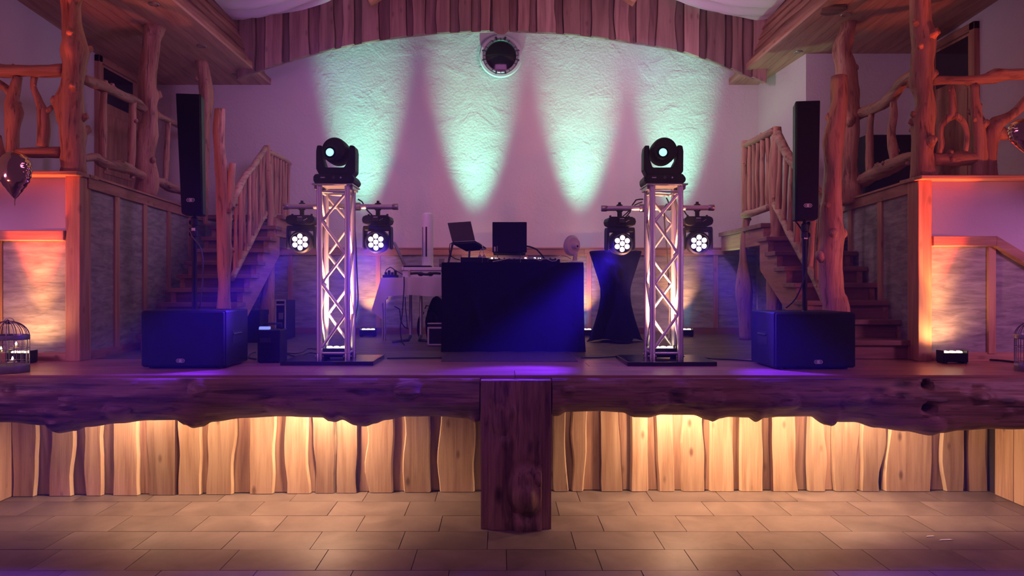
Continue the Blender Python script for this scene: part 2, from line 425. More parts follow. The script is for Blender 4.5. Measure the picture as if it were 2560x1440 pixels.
PALE, TAN = (0.62, 0.40, 0.22), (0.40, 0.21, 0.10)
M = dict(
    plank=wood('pale_plank_wood', (0.66, 0.46, 0.30), (0.42, 0.25, 0.15), 'Z', vary=.42, knot=.8),
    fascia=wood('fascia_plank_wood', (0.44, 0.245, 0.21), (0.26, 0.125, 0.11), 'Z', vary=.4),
    fascia_y=wood('beam_side_plank_wood', (0.46, 0.22, 0.14), (0.26, 0.10, 0.07), 'Y', vary=.25),
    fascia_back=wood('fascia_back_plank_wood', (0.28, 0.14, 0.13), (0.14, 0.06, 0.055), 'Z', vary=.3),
    plank_gap_shade=wood('shaded_gap_plank_wood', (0.48, 0.30, 0.20), (0.26, 0.14, 0.09), 'Z', vary=.3),  # boards in the gaps: their shade is put into a darker wood
    sap=wood('pale_sapwood_edge', (0.80, 0.62, 0.42), (0.62, 0.42, 0.26), 'Z', vary=.2),
    bark=wood('bark_edge', (0.16, 0.07, 0.05), (0.05, 0.02, 0.015), 'Z', bump=.8),
    plank_y=wood('soffit_plank_wood', (0.60, 0.36, 0.24), (0.42, 0.22, 0.14), 'Y', vary=.10, knot=.25),
    board_x=wood('rail_board_wood', (0.60, 0.33, 0.19), (0.38, 0.17, 0.09), 'X', vary=.1),
    board_y=wood('side_rail_wood', (0.50, 0.25, 0.15), (0.30, 0.12, 0.07), 'Y', vary=.1),
    board_z=wood('pillar_board_wood', (0.60, 0.33, 0.19), (0.40, 0.18, 0.09), 'Z', vary=.1),
    logz=wood('peeled_log_upright', (0.60, 0.34, 0.20), (0.36, 0.16, 0.09), 'Z', scale=1.0, knot=.55, bump=1.0, vary=.12, streak=.8),
    logx=wood('peeled_log_level', (0.60, 0.34, 0.20), (0.36, 0.16, 0.09), 'X', scale=1.0, knot=.55, bump=1.0, vary=.12, streak=.8),
    logy=wood('peeled_log_side_rail', (0.56, 0.34, 0.22), (0.32, 0.16, 0.10), 'Y', scale=1.0, knot=.55, bump=1.0, vary=.12, streak=.8),
    beam=wood('dark_log_slab', (0.31, 0.18, 0.12), (0.06, 0.031, 0.023), 'X', scale=.6, knot=.8, bump=1.0, vary=.05, rough=.5, streak=.7),
    postslab=wood('dark_post_slab', (0.34, 0.20, 0.135), (0.09, 0.046, 0.034), 'Z', scale=.6, knot=.9, bump=1.0, vary=.05, rough=.5, streak=.6),
    deck=wood('deck_wood', (0.42, 0.21, 0.14), (0.28, 0.12, 0.08), 'X', rough=.33, knot=.2, bump=.08, vary=.12, spec=.5),
    tread=wood('tread_wood', (0.34, 0.16, 0.11), (0.20, 0.08, 0.05), 'X', rough=.45, knot=.3, bump=.15),
    laminate=mottled('stage_laminate', (0.10, 0.075, 0.06), (0.23, 0.18, 0.14), (2.5, 9, 4), rough=.5, bump=.08, vary=.12),
    plaster=plaster('rough_white_plaster', (0.78, 0.74, 0.70), .42),
    plaster2=plaster('smooth_white_plaster', (0.74, 0.70, 0.68), .25),
    panel=mottled('grey_wall_panel', (0.20, 0.175, 0.165), (0.47, 0.43, 0.40), (4.5, 4.5, 24), rough=.6, bump=.10, detail=10, lo=.33, hi=.70, vary=.05),
    tile=mottled('taupe_floor_tile', (0.125, 0.096, 0.082), (0.225, 0.18, 0.153), (2.6, 2.6, 2.6), rough=.42, bump=.06, detail=9, vary=.12, spec=.5),
    grout=plain('dark_grout', (0.06, 0.045, 0.04), .9),
    black=plain('black_plastic', (0.009, 0.009, 0.011), .55, spec=.25, bumps=.1),
    grille=plain('black_speaker_grille', (0.009, 0.009, 0.011), .7, spec=.2, bumps=.4, bscale=350),
    cloth=plain('black_cloth', (0.008, 0.008, 0.010), .9, spec=.1, bumps=.2, bscale=400),
    whitecloth=plain('white_cloth', (0.72, 0.68, 0.70), .9, spec=.1, bumps=.2, bscale=300),
    drape=plain('white_drape', (0.80, 0.76, 0.76), .9, spec=.1),
    alu=plain('brushed_aluminium', (0.82, 0.80, 0.82), .42, .7),
    alud=plain('dull_aluminium', (0.55, 0.53, 0.55), .4, 1.0),
    steel=plain('dark_steel', (0.10, 0.10, 0.11), .4, .9),
    plate=plain('black_base_plate', (0.014, 0.013, 0.015), .22, spec=.6),
    rubber=plain('black_rubber', (0.012, 0.012, 0.012), .7),
    white=plain('white_plastic', (0.78, 0.74, 0.76), .4),
    badge=plain('silver_badge', (0.75, 0.75, 0.78), .3, .3),
    laptop=plain('grey_laptop_lid', (0.10, 0.085, 0.10), .35, .6),
    glass=plain('dark_glass', (0.006, 0.006, 0.012), .08, spec=.6),
    clear=plain('clear_plastic', (0.8, 0.8, 0.82), .1),
    foil=plain('gold_foil', (0.86, 0.60, 0.34), .07, 1.0),
    wire=plain('grey_cage_wire', (0.22, 0.20, 0.24), .45, .5),
    wax=plain('tealight_wax', (0.85, 0.70, 0.45), .5, emit=(1.0, 0.55, 0.18), power=.9),
    flame=plain('candle_flame', (1, 0.9, 0.7), .5, emit=(1.0, 0.80, 0.50), power=18),
    lens=plain('lit_wash_lens', (1, 1, 1), .3, emit=(0.95, 0.70, 1.0), power=3.2),
    spotlens=plain('lit_spot_lens', (1, 1, 1), .2, emit=(0.30, 0.95, 1.0), power=1.5),
    uplens=plain('lit_uplight_lens', (1, 1, 1), .3, emit=(1.0, 0.80, 0.48), power=9),
    led=plain('white_led', (1, 1, 1), .3, emit=(0.95, 0.95, 1.0), power=8),
    display=plain('blue_top_reflection', (0.2, 0.3, 0.6), .3, emit=(0.30, 0.38, 1.0), power=.8),  # emission painted in for a blue reflection on the battery box
    mat_=mottled('grey_mat', (0.06, 0.05, 0.05), (0.10, 0.085, 0.08), (60, 60, 60), rough=.9, bump=.3),
    recess=plain('recess_dark', (0.05, 0.035, 0.03), .9),
    brown=wood('laminated_tabletop', (0.3, 0.2, 0.15), (0.2, 0.12, 0.1), 'X'),
    downlight=plain('downlight_ring', (0.45, 0.40, 0.40), .3, .8),
)
M['clear'].node_tree.nodes['Principled BSDF'].inputs['Transmission Weight'].default_value = .9
# ------------------------------------------------------------------ the room
def XL(y, d=0): return -3.53 - .1 * (y - 6.25) + d
def XR(y, d=0): return 3.547 + .1 * (y - 6.25) - d
def YL(px, d=0): return (2.905 - d) / ((VX - px) / F - .1)
def YR(px, d=0): return (2.922 - d) / ((px - VX) / F - .1)
def SZ(y): return 4.31 + .06 * (YB - y)

def wavy_plank(mb, x0b, x1b, x0t, x1t, z0, z1, y, th, seed, amp=.012, inset=.010, n=9, zf=None, yf=None, edge=False):
    """an upright board in the XZ plane with waney edges, front at depth y"""
    rnd = random.Random(seed); L, Rr = [], []
    k1, k2 = rnd.uniform(.3, 1.3), rnd.uniform(.3, 1.3)
    for i in range(n + 1):
        t = i / n; z = z0 + (z1 - z0) * t
        L.append((x0b + (x0t - x0b) * t + amp * k1 * 2 * noise.noise(Vector((seed * 1.3, t * 3.2, 0.5))), z))
        Rr.append((x1b + (x1t - x1b) * t + amp * k2 * 2 * noise.noise(Vector((seed * 2.7, t * 3.2, 9.5))), z))
    if zf:   # lower end follows a curve
        L[0] = (L[0][0], zf(L[0][0])); Rr[0] = (Rr[0][0], zf(Rr[0][0]))
        for k in range(1, n + 1):
            t = k / n
            L[k] = (L[k][0], L[0][1] + (z1 - L[0][1]) * t); Rr[k] = (Rr[k][0], Rr[0][1] + (z1 - Rr[0][1]) * t)
    vs, fs = [], []
    for a, b in zip(L, Rr):
        ya = yf(a[0]) if yf else y
        ins = min(inset, (b[0] - a[0]) * .3)
        vs += [Vector((a[0], ya + th, a[1])), Vector((a[0] + ins, ya, a[1])), Vector((b[0] - ins, ya, b[1])), Vector((b[0], ya + th, b[1]))]
    for i in range(n):
        a, b = i * 4, i * 4 + 4
        for k in range(3): fs.append((a + k, a + k + 1, b + k + 1, b + k))
        fs.append((a + 3, a, b, b + 3))
    fs.append((0, 3, 2, 1)); e = n * 4; fs.append((e, e + 1, e + 2, e + 3))
    if edge:
        b0 = len(mb.f)
        for i in range(n): mb.fm[b0 + i * 4] = 1; mb.fm[b0 + i * 4 + 2] = 1
    return mb.add(vs, fs)

# floor of grout with separate tiles
fl = part(None, 'floor', MB().box(-6.4, 6.4, 2.4, 6.35, -.06, -.006), M['grout'], kind='structure', loc=(0, 0, 0))
rows = [6.115, 5.77, 5.415, 5.068, 4.723, 4.379, 4.035, 3.69, 3.345, 3.0]
joint = [-.508, -.70, -.42, -.082, .04, -.30, .11, -.2, .1]
tl = .567
tm = {}
for r in range(len(rows) - 1):
    y1, y0 = rows[r], rows[r + 1]
    k0 = int((-5.8 - joint[r]) / tl)
    for k in range(k0, k0 + 21):
        x = joint[r] + k * tl
        hgt = random.uniform(-.0009, .0009)
        mb = MB().box(x + .0025, x + tl - .0025, y0 + .0025, y1 - .0025, -.03, hgt)
        part(fl, 'tile', mb, M['tile'])
scr = T('tape_scraps', 'torn scraps of white tape stuck on the floor tiles', 'tape', (0, 0, 0))
for (px, py, w_, h_, a) in ((2325, 1341, .032, .012, .2), (2363, 1350, .05, .014, .5)):
    yy = F * EYE / (py - VY); c = P(px, py, yy)
    q = [Vector((c.x - w_, yy - h_, .0016)), Vector((c.x - w_ * .1, yy - h_ * .6, .0016)), Vector((c.x + w_, yy - h_ * .2, .0016)), Vector((c.x + w_ * .8, yy + h_, .0016)), Vector((c.x - w_ * .5, yy + h_ * .5, .0016))]
    part(scr, 'scrap', MB().add(q + [p + Vector((0, 0, .001)) for p in q], [(0, 1, 2, 3, 4), (5, 6, 7, 8, 9)] + [(i, (i + 1) % 5, 5 + (i + 1) % 5, 5 + i) for i in range(5)]), M['white'])

# wall under the stage
def yw(x): return 5.955 + (x + 3.9) / 3.85 * .145 if x < -.05 else 6.1
wl = MB()
wl.prism([(-3.95, 5.99), (-.05, 6.14), (4.05, 6.14), (4.05, 6.26), (-3.95, 6.26)], lambda a, b, d: Vector((a, b, d)), 0, .97)
wlow = part(None, 'wall_lower', wl, M['recess'], kind='structure', loc=(0, 0, 0))
LB = [(36, 100, 36, 98), (129, 190, 126, 186), (212, 262, 216, 259), (284, 347, 287, 353), (362, 446, 374, 445), (447, 505, 446, 507), (521, 594, 517, 590),
      (622, 690, 624, 690), (714, 777, 712, 775), (786, 836, 786, 838), (840, 898, 840, 902), (917, 985, 920, 984), (1006, 1078, 1005, 1078), (1099, 1190, 1095, 1184),
      (1384, 1418, 1384, 1420), (1426, 1470, 1432, 1460), (1497, 1545, 1502, 1553), (1573, 1618, 1576, 1622), (1635, 1682, 1642, 1687), (1699, 1752, 1706, 1765), (1771, 1831, 1774, 1834),
      (1849, 1904, 1849, 1908), (1921, 1984, 1930, 1992), (2015, 2058, 2016, 2064), (2074, 2142, 2082, 2141), (2151, 2222, 2149, 2196), (2234, 2326, 2212, 2326), (2350, 2408, 2358, 2404), (2413, 2464, 2413, 2464)]
zt = .95
def wx(px): 
    x = PX(px, 6.0)
    for _ in range(5): x = (px - VX) / F * (yw(x) - .03)
    return x
for i, (a, b, c, d) in enumerate(LB):
    xs = [wx(q) for q in (c, d, a, b)]
    mb = wavy_plank(MB(), xs[0], xs[1], xs[2], xs[3], .004, zt, 0, .034, i + 11, .017, .012, n=12, yf=lambda x: yw(x) - .058, edge=True)
    part(wlow, 'plank', mb, [M['plank'], M['bark'] if i % 6 == 4 else M['sap']])
for i in range(len(LB) - 1):
    if i == 13: continue
    xa, xb = wx(LB[i][1]), wx(LB[i + 1][0])
    mb = wavy_plank(MB(), xa - .05, xb + .05, xa - .05, xb + .05, .006, zt, 0, .014, i + 77, .004, .004, yf=lambda x: yw(x) - .016)
    part(wlow, 'plank', mb, M['plank_gap_shade'])
for k, (pa, pb) in enumerate(((28, 44), (1178, 1216), (1366, 1390), (2456, 2482))):
    part(wlow, 'plank', wavy_plank(MB(), wx(pa), wx(pb), wx(pa), wx(pb), .006, zt, 0, .014, k + 170, .002, .004, yf=lambda x: yw(x) - .018), M['plank'])
for side, X0 in ((-1, -3.915), (1, 4.005)):
    ws = part(None, 'wall_recess_left' if side < 0 else 'wall_recess_right', MB().box(min(X0, X0 + side * 2.2), max(X0, X0 + side * 2.2), 5.52, 6.12, 0, .968), M['recess'], kind='structure', loc=(0, 0, 0))
    for k in range(2):
        y1 = 5.96 - k * .22
        mb = wavy_plank(MB(), y1 - .215, y1, y1 - .215, y1, .004, zt, 0, .016, 200 + k + side, .004, .004)
        mb.v = [Vector((X0 - side * (.02 - q.y), q.x, q.z)) for q in mb.v]
        part(ws, 'plank', mb, M['plank'])

# stage floor
sf = part(None, 'floor_stage', MB().prism([(-6.1, 5.30), (6.2, 5.30), (6.2, 6.3), (3.75, 6.3), (4.0, 9.72), (-4.0, 9.72), (-3.7, 6.3), (-6.1, 6.3)], lambda a, b, d: Vector((a, b, d)), .97, STAGE - .012), M['recess'], kind='structure', loc=(0, 0, 0))
ys = [5.235, 5.52, 5.80, 6.09, 6.37]
jj = [[.106], [-1.4, 2.1], [.7], [-2.3, 1.7]]
for i in range(4):
    xs = [-6.1] + jj[i] + [6.2]
    for k in range(len(xs) - 1):
        part(sf, 'plank', MB().box(xs[k] + .002, xs[k + 1] - .002, ys[i] + .0015, ys[i + 1] - .0015, STAGE - (.055 if i == 0 else .02), STAGE), M['deck'])
yy = 6.372; r = 0
while yy < 9.69:
    y1 = min(yy + .21, 9.7); x = -3.55 - .1 * (yy - 6.25) + .02; xe = 3.56 + .1 * (yy - 6.25) - .02
    xs = [x] + [q for q in [-4.5 + (r * .57) % 1.4 + k * 1.4 for k in range(8)] if x + .1 < q < xe - .1] + [xe]
    for k in range(len(xs) - 1):
        part(sf, 'plank', MB().box(xs[k] + .001, xs[k + 1] - .001, yy + .001, y1 - .001, STAGE - .02, STAGE - .004), M['laminate'])
    yy = y1; r += 1

# log slabs along the stage front
def interp(pts, x):
    if x <= pts[0][0]: return pts[0][1]
    for (a, b), (c, d) in zip(pts, pts[1:]):
        if x <= c:
            t = (x - a) / (c - a); t = t * t * (3 - 2 * t); return b + (d - b) * t
    return pts[-1][1]
BL = [(-140, 1058), (0, 1062), (90, 1070), (130, 1090), (165, 1086), (200, 1075), (280, 1065), (360, 1057), (430, 1056), (450, 1068), (475, 1075), (495, 1073), (520, 1061), (600, 1052), (700, 1048), (800, 1049), (815, 1058), (832, 1061), (850, 1055), (880, 1068), (910, 1071), (930, 1066), (960, 1057), (1010, 1048), (1100, 1047), (1170, 1052), (1188, 1062), (1200, 1058)]
BR = [(1378, 1046), (1395, 1046), (1420, 1035), (1500, 1033), (1560, 1036), (1590, 1048), (1625, 1049), (1660, 1042), (1740, 1043), (1775, 1055), (1790, 1060), (1808, 1052), (1830, 1048), (1880, 1050), (1900, 1062), (1920, 1052), (1960, 1048), (2040, 1048), (2075, 1068), (2092, 1071), (2108, 1062), (2150, 1062), (2200, 1075), (2280, 1085), (2340, 1094), (2370, 1090), (2420, 1083), (2490, 1078), (2560, 1080), (2720, 1070), (2860, 1084), (3010, 1072)]
KL = [(30, 975, 16), (175, 1005, 20), (300, 1030, 34), (500, 970, 22), (700, 1020, 30), (1022, 972, 30), (830, 1046, 12), (900, 1060, 24), (130, 1075, 26), (475, 1065, 16), (1180, 1050, 14)]
KR = [(1700, 975, 22), (1790, 992, 16), (1640, 1000, 26), (1960, 1005, 30), (2130, 1000, 28), (2440, 990, 22), (2330, 1075, 34), (2085, 1062, 16), (1905, 1056, 14), (2215, 985, 18), (1420, 975, 18), (2510, 1030, 14)]
HR = [(2313, 962, 9), (2315, 1018, 13)]
def slab(name, prof, knots, x0, x1, label, holes=()):
    yf = 5.30; nu = int((x1 - x0) / 6); nv = 26
    def fn(u, v):
        px = x0 + (x1 - x0) * u
        top, bot = 946, interp(prof, px)
        a = v * 1.36                                   # past 1 the face turns under the log
        if a <= 1: py = top + (bot - top) * a; bulge = .16 * math.sin(math.pi * min(1, .12 + .88 * a)) ** .55
        else: py = bot - (a - 1) * 34; bulge = -.16 * (a - 1) / .36
        for kx, ky, kr in knots:
            q = ((px - kx) / kr) ** 2 + ((py - ky) / kr / .8) ** 2
            if q < 6: bulge += .022 * (kr / 20) * (math.exp(-q) - .35 * math.exp(-(q - 1.6) ** 2 * 2))
        for kx, ky, kr in holes:
            q = ((px - kx) / kr / 1.3) ** 2 + ((py - ky) / kr) ** 2
            bulge -= .09 * math.exp(-q * q)
        x = PX(px, 5.2)
        bulge += .030 * noise.noise(Vector((x * 1.6, py * .022, 3.3))) + .016 * noise.noise(Vector((x * 3.5, py * .075, 1.3))) + .006 * noise.noise(Vector((x * 9, py * .2, 6)))
        ya = yf - bulge
        return P(px, py, 5.2) + Vector((0, ya - 5.2, 0))
    mb = MB().grid(nu, nv, fn)
    # back and ends
    n = len(mb.v); w_ = nu + 1
    top = [i for i in range(w_)]; last = [nv * w_ + i for i in range(w_)]
    bt = [Vector((mb.v[i].x, 5.5, mb.v[i].z)) for i in top]; bb = [Vector((mb.v[i].x, 5.5, mb.v[i].z)) for i in last]
    mb.v += bt + bb
    for i in range(nu):
        mb.f.append((top[i], n + i, n + i + 1, top[i + 1]))
        mb.f.append((n + i, n + w_ + i, n + w_ + i + 1, n + i + 1))
        mb.f.append((n + w_ + i, last[i], last[i + 1], n + w_ + i + 1))
    mb.f.append(tuple([j * w_ for j in range(nv + 1)] + [n + w_, n]))
    mb.f.append(tuple([j * w_ + nu for j in range(nv + 1)] + [n + w_ + nu, n + nu]))
    return solo(name, mb, M['beam'], label, 'log', None, 'thing', smooth=True)
slab('log_beam', [(-460, 1066)] + BL, KL, -460, 1199, 'dark gnarled log beam under the stage edge, left of the squared log post')
slab('log_beam', BR, KR, 1380, 3010, 'dark gnarled log beam under the stage edge, right of the squared log post', HR)
# squared post in the middle
def post_fn(u, v):
    px = 1203 + (1376 - 1203) * u
    py = 948 + (1312 - 948) * v
    b = .10 + .05 * math.sin(math.pi * u) ** .5
    for kx, ky, kr, h in ((1272, 1022, 16, .02), (1318, 1215, 44, .06), (1355, 1180, 18, .05), (1262, 1096, 12, .018), (1250, 1045, 26, .03), (1310, 1240, 30, .04), (1300, 1300, 22, .04), (1240, 985, 34, .02)):
        q = ((px - kx) / kr) ** 2 + ((py - ky) / kr / 1.2) ** 2
        if q < 8: b += h * (math.exp(-q) - .3 * math.exp(-(q - 1.5) ** 2 * 3))
    b += .03 * noise.noise(Vector((px * .018, py * .008, 2))) + .012 * noise.noise(Vector((px * .06, py * .02, 5)))
    if u < .12 or u > .86: b = .10
    return Vector((PX(px, 5.2), 5.2 - b + .03, PZ(py, 5.2) if v < 1 else .001))
mb = MB().grid(40, 44, post_fn); n = len(mb.v)
mb.box(PX(1203, 5.2), PX(1376, 5.2), 5.12, 5.40, .001, PZ(948, 5.2))
solo('log_post', mb, M['postslab'], 'squared dark log post with burls under the middle of the stage edge', 'log', None, 'thing', smooth=True)

# panelled side walls of the stage, corner pillars, balcony floors
def wallbar(mb, f, y0, y1, z0, z1, d0, d1, s):
    """box along a flaring side wall between depths y0 and y1, standing d0..d1 off its face"""
    v = []
    for z in (z0, z1):
        v += [Vector((f(y0) + s * d0, y0, z)), Vector((f(y0) + s * d1, y0, z)), Vector((f(y1) + s * d1, y1, z)), Vector((f(y1) + s * d0, y1, z))]
    return mb.hexa(v)
for side, f, s, ztop, bat in (('left', XL, 1, 2.61, [YL(286), YL(357), YL(417), YL(470)]), ('right', XR, -1, 2.575, [YR(2206), YR(2131), YR(2075)])):
    W = part(None, 'wall_stage_' + side, wallbar(MB(), f, 6.3, YB, STAGE - .06, ztop - .02, -.12, 0, s), M['panel'], kind='structure', loc=(0, 0, 0))
    ye = [6.33] + bat + [YB]
    for a, b in zip(ye, ye[1:]):
        part(W, 'panel', wallbar(MB(), f, a + .01, b - .01, STAGE + .07, ztop - .10, 0, .012, s), M['panel'])
    for b in bat:
        part(W, 'batten', wallbar(MB(), f, b - .05, b + .05, STAGE + .06, ztop - .08, 0, .03, s), M['board_z'])
    part(W, 'rail_board', wallbar(MB(), f, 6.3, YB, ztop - .10, ztop, -.02, .035, s), M['board_y'], bevel=.004)
    part(W, 'rail_cap', wallbar(MB(), f, 6.3, YB, ztop, ztop + .018, -.10, .05, s), M['board_y'])
    part(W, 'skirting', wallbar(MB(), f, 6.3, YB, STAGE - .004, STAGE + .07, 0, .02, s), M['board_y'])
    # front of the balcony, facing the hall
    o = -1 if side == 'left' else 1
    xc = PX(205, 6.22) if side == 'left' else PX(2291, 6.22)
    xi = PX(168, 6.22) if side == 'left' else PX(2325, 6.22)
    xo = o * 6.1
    def bx(a, b, y0, y1, z0, z1): return MB().box(min(a, b), max(a, b), y0, y1, z0, z1)
    Fw = part(None, 'wall_front_' + side, bx(xi, xo, 6.27, 6.40, STAGE - .06, ztop), M['plaster2'], kind='structure', loc=(0, 0, 0))
    zr = PZ(578, 6.25) if side == 'left' else PZ(592, 6.25); zb = zr - .082
    if side == 'left':
        part(Fw, 'rail_board', bx(xi, PX(4, 6.25), 6.165, 6.27, zb, zr), M['board_x'], bevel=.004)
        part(Fw, 'rail_board', MB().prism([(PX(4, 6.25), zb), (PX(4, 6.25), zr), (PX(-200, 6.25), zr - .4), (PX(-200, 6.25), zb - .4)], lambda a, b, d: Vector((a, d, b)), 6.165, 6.27), M['board_x'])
        part(Fw, 'panel', bx(xi, PX(8, 6.25), 6.25, 6.27, STAGE + .07, zb), M['panel'])
        part(Fw, 'panel', MB().prism([(PX(-1, 6.25), STAGE + .07), (PX(-1, 6.25), zb), (PX(-200, 6.25), zb - .4), (PX(-200, 6.25), STAGE + .07)], lambda a, b, d: Vector((a, d, b)), 6.25, 6.27), M['panel'])
        part(Fw, 'batten', bx(PX(-14, 6.25), PX(5, 6.25), 6.23, 6.27, STAGE + .06, zb), M['board_z'])
    else:
        xk = PX(2476, 6.25); xs2 = PX(2700, 6.25); dz = (xs2 - xk) * .60
        part(Fw, 'rail_board', bx(xi, xk, 6.165, 6.27, zb, zr), M['board_x'], bevel=.004)
        part(Fw, 'rail_board', MB().prism([(xk, zb), (xk, zr), (xs2, zr - dz), (xs2, zb - dz)], lambda a, b, d: Vector((a, d, b)), 6.165, 6.27), M['board_x'])
        part(Fw, 'panel', bx(xi, PX(2468, 6.25), 6.25, 6.27, STAGE + .07, zb), M['panel'])
        part(Fw, 'panel', MB().prism([(PX(2483, 6.25), STAGE + .07), (PX(2483, 6.25), zb), (xs2, zb - dz), (xs2, STAGE + .07)], lambda a, b, d: Vector((a, d, b)), 6.25, 6.27), M['panel'])
        part(Fw, 'batten', bx(PX(2467, 6.25), PX(2485, 6.25), 6.225, 6.27, STAGE + .06, zb), M['board_z'])
    part(Fw, 'skirting', bx(xi, xo, 6.235, 6.27, STAGE, STAGE + .07), M['board_x'])
    part(Fw, 'corner_board', bx(xi, xc, 6.19, 6.36, STAGE, ztop - .012), M['board_z'], bevel=.006)
    part(Fw, 'ledge', bx(xc - o * .02, xo, 6.11, 6.45, ztop - .012, ztop + .022), M['board_x'], bevel=.006)
    part(None, 'floor_balcony_' + side, MB().hexa([Vector((f(6.4) + o * .02, 6.4, ztop - .2)), Vector((f(YB) + o * .02, YB, ztop - .2)), Vector((o * 5.4, YB, ztop - .2)), Vector((o * 5.4, 6.4, ztop - .2)),
                                                   Vector((f(6.4) + o * .02, 6.4, ztop)), Vector((f(YB) + o * .02, YB, ztop)), Vector((o * 5.4, YB, ztop)), Vector((o * 5.4, 6.4, ztop))]), M['plank_y'], kind='structure', loc=(0, 0, 0))

# back wall with wainscot
bw = part(None, 'wall_back', MB().box(-5.0, 5.1, YB, YB + .2, .6, 5.6), M['plaster'], kind='structure', loc=(0, 0, 0))
zr1, zr0 = PZ(622, YB), PZ(638, YB)
x0, x1 = -3.87, 3.37
bts = [PX(q, YB) for q in (727, 946, 1160, 1314, 1472, 1788)]
xe = [x0] + bts + [x1]
for a, b in zip(xe, xe[1:]): part(bw, 'panel', MB().box(a + .02, b - .02, YB - .012, YB, STAGE + .08, zr0), M['panel'])
for b in bts: part(bw, 'batten', MB().box(b - .03, b + .03, YB - .03, YB, STAGE + .08, zr0), M['board_z'])
for a, b in zip([x0, -1.0, 1.1], [-1.0, 1.1, x1]): part(bw, 'rail_board', MB().box(a + .001, b - .001, YB - .045, YB, zr0, zr1), M['board_x'], bevel=.004)
part(bw, 'rail_cap', MB().box(x0, x1, YB - .06, YB, zr1, zr1 + .015), M['board_x'])
part(bw, 'skirting', MB().box(x0, x1, YB - .025, YB, STAGE - .004, STAGE + .08), M['tread'])
# jutting corner on the right
blk = part(None, 'wall_back_right', MB().prism([(3.38, YB - .0), (3.556, 8.6), (5.0, 8.6), (5.0, YB)], lambda a, b, d: Vector((a, b, d)), STAGE - .06, 4.6), M['plaster2'], kind='structure', loc=(0, 0, 0))
def bf(y): return 3.38 + (YB - y) * .16
part(blk, 'panel', wallbar(MB(), bf, 8.62, YB - .02, STAGE + .08, zr0, 0, .012, -1), M['panel'])
part(blk, 'rail_board', wallbar(MB(), bf, 8.6, YB - .02, zr0, zr1, 0, .045, -1), M['board_y'])
# outer walls above the balconies, with their doors
for side, X0, o, zt_ in (('left', -4.70, -1, 2.61), ('right', 4.85, 1, 2.575)):
    part(None, 'wall_' + side, MB().box(min(X0, X0 + o * .15), max(X0, X0 + o * .15), 3.4, YB, 2.3, 4.9), M['plaster2'], kind='structure', loc=(0, 0, 0))
    d0, d1 = (8.57, 9.62) if side == 'left' else (7.48, 8.27)
    g0, g1 = (8.72, 9.40) if side == 'left' else (7.62, 8.17)
    D = part(None, 'door_1' if side == 'left' else 'door_2', MB().box(min(X0 - o * .03, X0 - o * .001), max(X0 - o * .03, X0 - o * .001), d0 + .06, d1 - .06, zt_, 4.30), M['board_z'], kind='structure', loc=(0, 0, 0))
    def lp(a, b, z0, z1, t0, t1): return MB().box(min(X0 - o * t0, X0 - o * t1), max(X0 - o * t0, X0 - o * t1), a, b, z0, z1)
    part(D, 'jamb', lp(d0, d0 + .08, zt_, 4.36, .001, .06), M['board_z'], bevel=.005)
    part(D, 'jamb', lp(d1 - .08, d1, zt_, 4.36, .001, .06), M['board_z'], bevel=.005)
    part(D, 'head', lp(d0, d1, 4.28, 4.36, .001, .06), M['board_y'], bevel=.005)
    part(D, 'pane', lp(g0, g1, 3.845, 4.25, .03, .036), M['glass'])
    part(D, 'door_panel', lp(g0, g1, 3.0, 3.72, .03, .042), M['board_z'], bevel=.008)
    part(D, 'door_panel', lp(g0, g1, 2.68, 2.92, .03, .042), M['board_z'], bevel=.008)

